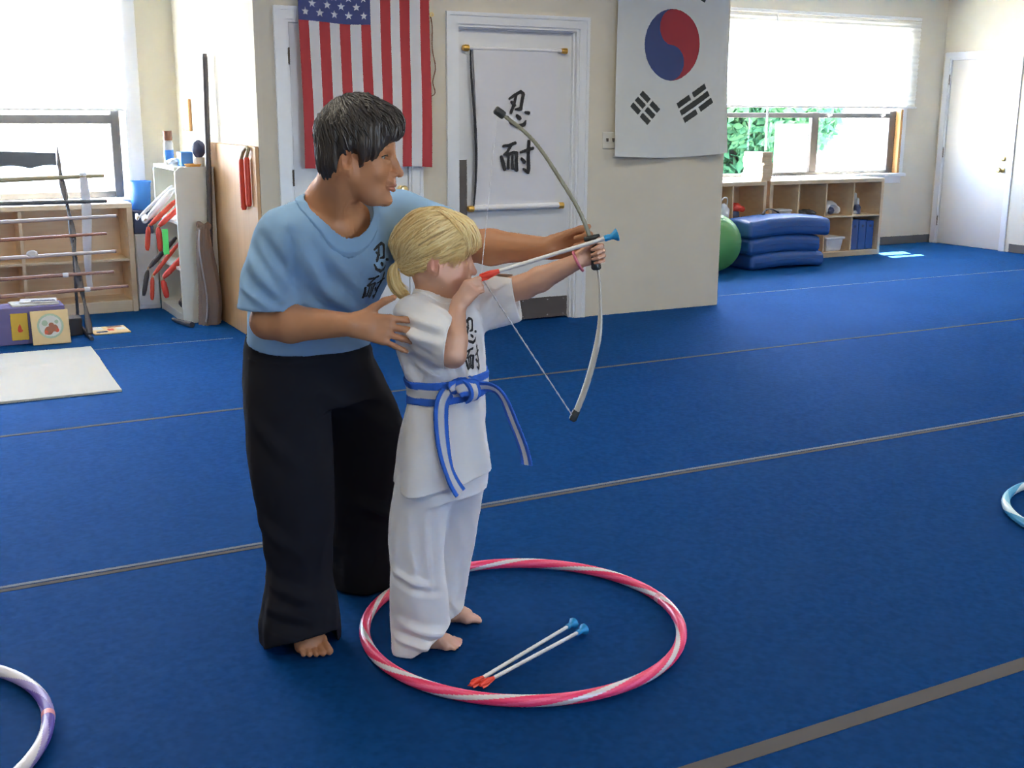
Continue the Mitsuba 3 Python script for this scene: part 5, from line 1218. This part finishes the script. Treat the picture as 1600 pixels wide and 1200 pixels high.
# shirt
ZB = .752
def girl_shirt():
    F = Field((-.36, 2.72, .44), (.05, 3.24, 1.03), .0029)
    a0 = math.atan2(gL[1], gL[0])
    zs = [.455, .50, .56, .62, .68, .72, .745, .77, .81, .86, .91, .945, .975, .99]
    def fold(ph, z):
        dn, up = np.clip((.735 - z) / .20, 0, 1), np.clip((z - .75) / .03, 0, 1) * np.clip((.95 - z) / .12, 0, 1)
        return 1 + dn * (.070 * np.sin(ph * 4 + .9) + .050 * np.sin(ph * 7 + 2.1 + z * 3)) + .030 * np.sin(ph * 9 + 1) * np.clip((.74 - z) / .03, 0, 1) * np.clip((z - .6) / .1, 0, 1) + up * (.022 * np.sin(ph * 8 + z * 20) + .015 * np.sin(ph * 13))
    F.loft(zs, np.interp(zs, [.455, .62, .745, .86, .99], [-.180, -.182, -.168, -.185, -.192]), np.interp(zs, [.455, .745, .99], [2.962, 2.955, 2.952]),
           [.158, .152, .142, .131, .121, .115, .114, .118, .126, .131, .128, .110, .075, .045], [.124, .120, .112, .103, .093, .087, .086, .089, .094, .096, .092, .080, .060, .042], [a0] * 14, .01, fold=fold, e=2.15)
    F.cone(gsR + V(.012, .01, -.002), V(-.205, 2.945, .968), .050, .048, .03); F.cone(gsL + V(-.012, -.01, -.006), V(-.195, 2.96, .968), .050, .048, .03)
    S = Field((-.36, 2.72, .44), (.05, 3.24, 1.03), .0029)
    cR = V(-.156, 2.806, .884); S2 = Field((-.36, 2.72, .44), (.05, 3.24, 1.03), .0029); S.chain([gsR, gsR * .4 + cR * .6 + V(-.01, -.004, .006), cR + V(.03, -.01, -.012)], [.057, .060, .061], .018)
    uL = unit(geL - gsL); cL = V(.008, 3.0, .99); S2.chain([gsL, cL + uL * .03], [.056, .050], .018); S2.cone(V(-.085, 3.03, .925), V(.0, 3.0, .948), .048, .040, .03)
    nR = unit(V(.95, -.15, -.10)); S.plane(cR, nR, cR - .15, cR + .15)
    nLc = unit(V(.93, -.10, .22)); S2.plane(cL, nLc, cL - .2, cL + .2)
    S.cone(cR + (gsR - cR) * .32, cR + nR * .012 + (cR - gsR) * .3, .043, .053, .004, 's')
    S2.cone(cL - nLc * .045 + V(0, 0, -.008), cL + nLc * .06 + V(0, 0, -.018), .038, .046, .004, 's'); S2.cone(cL - nLc * .03 + V(0, 0, -.04), cL + nLc * .06 + V(0, 0, -.05), .020, .028, .01, 's')
    F.merge(S, .014); F.merge(S2, .014); out = F.d.copy()
    F.plane(V(-.18, 2.96, .512), unit(V(.13, .12, -1)), V(-.4, 2.7, .40), V(.1, 3.3, .57))
    F.loft([.40, .47, .52], [-.18] * 3, [2.962] * 3, [.142, .140, .12], [.108, .106, .09], [a0] * 3, .006, op='s', fold=fold, e=2.15)
    hc = V(-.196, 2.950, .968); nd = unit(V(.12, -.07, 1)); F.cone(hc - nd * .03, hc + nd * .12, .049, .066, .004, 's')
    import scipy.ndimage as ndi
    def shell(lo, hi, h, fn):
        C = Field(lo, hi, h); gx, gy, gz = np.meshgrid(*C.ax, indexing='ij'); do = ndi.map_coordinates(out, np.stack([(gx - F.lo[0]) / F.h, (gy - F.lo[1]) / F.h, (gz - F.lo[2]) / F.h]), order=1, mode='nearest')
        C.d = fn(do, gx, gy, gz).astype(np.float32); return C.biggest(1)
    def col(do, x, y, z):
        t = np.clip(((x - hc[0]) * nd[0] + (y - hc[1]) * nd[1] + (z - hc[2]) * nd[2] + .03) / .15, 0, 1)
        dh = np.sqrt((x - hc[0] + nd[0] * (.03 - .15 * t)) ** 2 + (y - hc[1] + nd[1] * (.03 - .15 * t)) ** 2 + (z - hc[2] + nd[2] * (.03 - .15 * t)) ** 2) - (.049 + .017 * t)
        return np.maximum(np.abs(do - .0008) - .0035, np.maximum(-dh - .001, dh - .013))
    def belt(do, x, y, z): return np.maximum(np.abs(do - .0035) - .0035, np.abs(z - ZB - .05 * (x + .17)) - .031)
    C = shell((-.29, 2.85, .92), (-.10, 3.05, 1.02), .0025, col); B = shell((-.32, 2.82, .68), (-.03, 3.1, .80), .0028, belt)
    return F.biggest(1), C, B
gs, gc, gbelt = girl_shirt()
v, n = gs.vertices, gs.vertex_normals
lines = []
for a, b, amp, w in (((-.285, 2.82, .965), (-.17, 2.80, .935), .006, .009), ((-.29, 2.82, .945), (-.17, 2.79, .915), -.005, .008), ((-.29, 2.81, .925), (-.18, 2.77, .895), .006, .009), ((-.285, 2.81, .90), (-.20, 2.77, .865), -.005, .009), ((-.27, 2.80, .87), (-.18, 2.77, .835), .006, .010),
                     ((-.26, 2.84, .85), (-.19, 2.82, .80), .007, .012), ((-.30, 2.9, .86), (-.25, 2.85, .78), .006, .012), ((-.17, 2.84, .86), (-.13, 2.85, .78), -.006, .010), ((-.12, 2.86, .92), (-.09, 2.88, .79), .005, .010), ((-.09, 2.9, .95), (-.075, 2.92, .80), -.004, .009),
                     ((-.10, 2.98, .93), (-.02, 2.96, 1.01), .005, .012), ((-.07, 2.98, .90), (.0, 2.955, .97), -.005, .010)):
    lines.append((a, b, amp, w))
gs.vertices = crease(v, n, lines) + n * ((meshkit.fbm(v * 14, 3, 9) - .5) * .006)[:, None]; girl_shirt_stage = gs.copy()
gs.vertices = to_world(gs.vertices); add(GIRL + '__shirt', gs, 'shirt_white', smooth=True)
gc.vertices = to_world(gc.vertices); add(GIRL + '__shirt__collar', gc, 'shirt_white', smooth=True)
pc = V(-.098, 2.87, 0); ex = unit(gL * .9 + V(0, 0, 0))
for strokes, z in ((REN, .873), (NAI, .800)):
    o = V(-.180, 2.955, z) + gF * .10 - gL * .026
    dm = decal(brush(strokes, .060, .062), girl_shirt_stage, o, gL, V(0, 0, 1), gF, lift=.0012, step=.003)
    dm.vertices = to_world(dm.vertices); add(GIRL + '__shirt__character', dm, 'ink', label='black brush character print')
# belt: band, knot and two ends, blue with a white stripe along the middle
BL, WH = np.array([.030, .105, .42]), np.array([.62, .62, .64])
def stripe(lat): return np.where((lat < .36)[:, None], WH, BL)
v = gbelt.vertices; lat = np.abs(v[:, 2] - ZB - .05 * (v[:, 0] + .17)) / .031
gbelt.vertices = to_world(v); add(GIRL + '__belt', gbelt, 'cloth_paint', smooth=True, color=stripe(lat))
K = V(-.116, 2.862, .757); kx, kz = unit(gL * .95 + gF * .1), V(0, 0, 1)
def strap(pts, ups, w, th, n): 
    m, lat = ribbon(to_world(np.array(pts)), np.array(ups) @ STG, w, th, n); return m, stripe(lat)
pk_ = lambda a, b, c: K + kx * a + gF * b + kz * c
ks = [strap([pk_(-.030, -.004, .004), pk_(-.012, .014, .012), pk_(.012, .018, .004), pk_(.032, .002, -.004)], [kz + kx * .2, kz + kx * .4, kz + kx * .3, kz], .046, .007, 24),
      strap([pk_(-.004, .002, .030), pk_(.002, .022, .012), pk_(.004, .024, -.010), pk_(.0, .006, -.028)], [kx + kz * .1] * 4, .036, .007, 24)]
add(GIRL + '__belt__knot', cat_(*[k_[0] for k_ in ks]), 'cloth_paint', smooth=True, color=np.vstack([k_[1] for k_ in ks]))
m_, c_ = strap([pk_(.004, .012, .012), V(-.150, 2.842, .768), V(-.172, 2.832, .745), V(-.180, 2.832, .70), V(-.176, 2.832, .628), V(-.160, 2.828, .551), V(-.131, 2.826, .494)],
               [V(.8, .5, .3), V(.6, .2, .8), V(.9, .3, .3), V(.95, .3, 0), V(.85, .5, 0), V(.55, .85, 0), V(.75, .6, .1)], .038, .0045, 60)
add(GIRL + '__belt__end', m_, 'cloth_paint', smooth=True, color=c_)
m_, c_ = strap([pk_(.020, .010, .002), V(-.075, 2.885, .762), V(-.041, 2.875, .757), V(-.018, 2.872, .728), V(-.003, 2.872, .690), V(.021, 2.872, .629), V(.040, 2.874, .556)],
               [V(.1, -.2, .95), V(.1, -.6, .8), V(.2, -.75, .6), V(.45, -.75, .3), V(.6, -.7, .2), V(.65, -.7, .1), V(.72, -.66, .0)], .036, .0045, 60)
add(GIRL + '__belt__end', m_, 'cloth_paint', smooth=True, color=c_)
# trousers
def girl_trousers():
    F = Field((-.36, 2.80, -.003), (-.03, 3.22, .56), .0031); a0 = math.atan2(gL[1], gL[0])
    F.loft([.46, .50, .55], [-.176] * 3, [2.962] * 3, [.118, .120, .112], [.098, .098, .09], [a0] * 3, .03)
    def fl(ph, z): return 1 + (.030 * np.sin(ph * 4 + z * 16) + .018 * np.sin(ph * 7 - z * 25 + 1)) * np.clip((.5 - z) / .2, 0, 1)
    F.loft([.003, .04, .10, .18, .28, .38, .47, .53], [-.246, -.246, -.249, -.252, -.254, -.249, -.232, -.215], [2.943, 2.943, 2.940, 2.930, 2.926, 2.922, 2.918, 2.918], [.083, .083, .080, .076, .075, .077, .080, .078], [.072, .072, .071, .070, .072, .076, .080, .078], [.1] * 8, .03, fold=fl)
    F.loft([.003, .04, .10, .18, .28, .38, .47, .53], [-.200, -.199, -.194, -.183, -.168, -.156, -.148, -.145], [3.105, 3.105, 3.10, 3.088, 3.065, 3.04, 3.015, 3.005], [.062, .063, .063, .064, .067, .072, .076, .074], [.070, .070, .068, .067, .068, .073, .077, .075], [.3] * 8, .03, fold=fl)
    F.plane(V(-.264, 2.93, .006), unit(V(.72, .0, -1)), V(-.262, 2.80, -.05), V(-.10, 3.02, .14)); F.plane(V(-.190, 3.10, .028), unit(V(.55, -.05, -1)), V(-.22, 3.0, -.05), V(-.08, 3.22, .10))
    F.loft([-.02, .02, .05], [-.246] * 3, [2.943] * 3, [.074, .074, .06], [.062, .062, .05], [.1] * 3, .004, op='s'); F.loft([-.02, .02, .05], [-.200] * 3, [3.105] * 3, [.054, .055, .045], [.062, .062, .05], [.3] * 3, .004, op='s')
    return F.biggest(1)
gt = girl_trousers(); v, n = gt.vertices, gt.vertex_normals
lines = [((-.33, 2.87, .27), (-.22, 2.85, .215), .007, .012), ((-.32, 2.87, .24), (-.19, 2.86, .19), -.006, .010), ((-.30, 2.86, .11), (-.18, 2.87, .065), .009, .012), ((-.31, 2.86, .075), (-.17, 2.88, .04), -.007, .010), ((-.32, 2.88, .06), (-.20, 2.87, .03), .006, .010), ((-.27, 2.85, .42), (-.25, 2.85, .15), .005, .014), ((-.21, 2.86, .44), (-.20, 2.86, .20), -.008, .010), ((-.15, 2.95, .40), (-.13, 3.0, .2), .006, .012), ((-.13, 3.0, .26), (-.16, 3.04, .12), -.006, .010), ((-.17, 3.04, .10), (-.14, 3.06, .05), .006, .010)]
gt.vertices = to_world(crease(v, n, lines) + n * ((meshkit.fbm(v * 12, 3, 12) - .5) * .008)[:, None]); add(GIRL + '__trousers', gt, 'trouser_white', smooth=True)
# bracelet
bd_ = unit(gwL - geL); ba = unit(np.cross(bd_, V(0, 1, 0))); bb = np.cross(bd_, ba); bc_ = gwL + bd_ * .004
mat('bracelet_pink', (.60, .16, .22), .5)
add(GIRL + '__bracelet', tube(to_world(bc_ + .0255 * np.cos(ang)[:, None] * ba + .0235 * np.sin(ang)[:, None] * bb + bd_ * (.006 * np.sin(ang))[:, None]), .0034, 8, closed=True, flat=1.5), 'bracelet_pink', smooth=True, label='pink bracelet')

# ------------------------------------------------------------------ the bow and the nocked arrow
mat('limb_olive', (.20, .19, .13), .4); mat('limb_pale', (.56, .53, .46), .4); mat('string_grey', (.42, .40, .40), .6); mat('grip_black', (.018, .022, .022), .45)
BOW = thing('bow', 'toy bow with black grip and tips, drawn by the child', 'bow')
up = spline([(.200, 2.936, 1.128), (.196, 2.934, 1.139), (.179, 2.93, 1.182), (.154, 2.93, 1.23), (.113, 2.93, 1.293), (.053, 2.93, 1.376), (-.003, 2.93, 1.425), (-.032, 2.93, 1.444)], 50)
lo = spline([(.210, 2.938, 1.085), (.215, 2.936, 1.069), (.225, 2.93, .979), (.224, 2.93, .895), (.212, 2.93, .828), (.192, 2.93, .751), (.166, 2.93, .680)], 50)
add(BOW + '__upper_limb', tube(to_world(up), np.linspace(.0040, .0032, 50), 12, flat=1.5), 'limb_olive', smooth=True)
add(BOW + '__lower_limb', tube(to_world(lo), np.interp(np.arange(50), [0, 12, 24, 50], [.0042, .0046, .0095, .0095]), 12, flat=.8), 'limb_pale', smooth=True)
for (a, b), k_ in ((((-.022, 2.93, 1.438), (-.046, 2.93, 1.455)), 'tip_cap'), (((.170, 2.93, .689), (.158, 2.93, .660)), 'tip_cap')):
    a, b = np.array(a), np.array(b); p = np.array([a, a + (b - a) * .12, a + (b - a) * .88, b]); add(BOW + '__' + k_, tube(to_world(p), [.0085, .0105, .0105, .007], 14), 'grip_black', smooth=40)
q = spline([GRIP + V(-.008, -.002, .030), GRIP + V(-.004, 0, .012), GRIP + V(.0, 0, -.01), GRIP + V(.004, 0, -.03), GRIP + V(.007, 0, -.052)], 20)
add(BOW + '__grip', tube(to_world(q), np.interp(np.arange(20), [0, 3, 8, 14, 18, 19], [.008, .0105, .0095, .0115, .013, .009]), 14), 'grip_black', smooth=True)
add(BOW + '__arrow_rest', tube(to_world([GRIP + V(-.026, -.010, .026), GRIP + V(-.002, -.014, .032), GRIP + V(.012, -.012, .038)]), [.006, .007, .004], 10), 'grip_black', smooth=True)
NOCK = V(-.079, 2.874, 1.047)
for a, r, m_ in (((-.040, 2.93, 1.440), .0011, 'white_cloth'), ((.163, 2.926, .668), .0019, 'string_grey')):
    a = np.array(a); s = np.linspace(0, 1, 60)[:, None]; p = a + (NOCK - a) * s; add(BOW + '__string', tube(to_world(p), r * (1 + .35 * np.sin(np.arange(60) * 1.9)), 8), m_, smooth=True)
arrow(to_world(NOCK + V(-.004, 0, -.001)), to_world(V(.262, 2.906, 1.150)), 'white toy arrow with red nock on the drawn bow, blue cup pointing right', roll=.4)
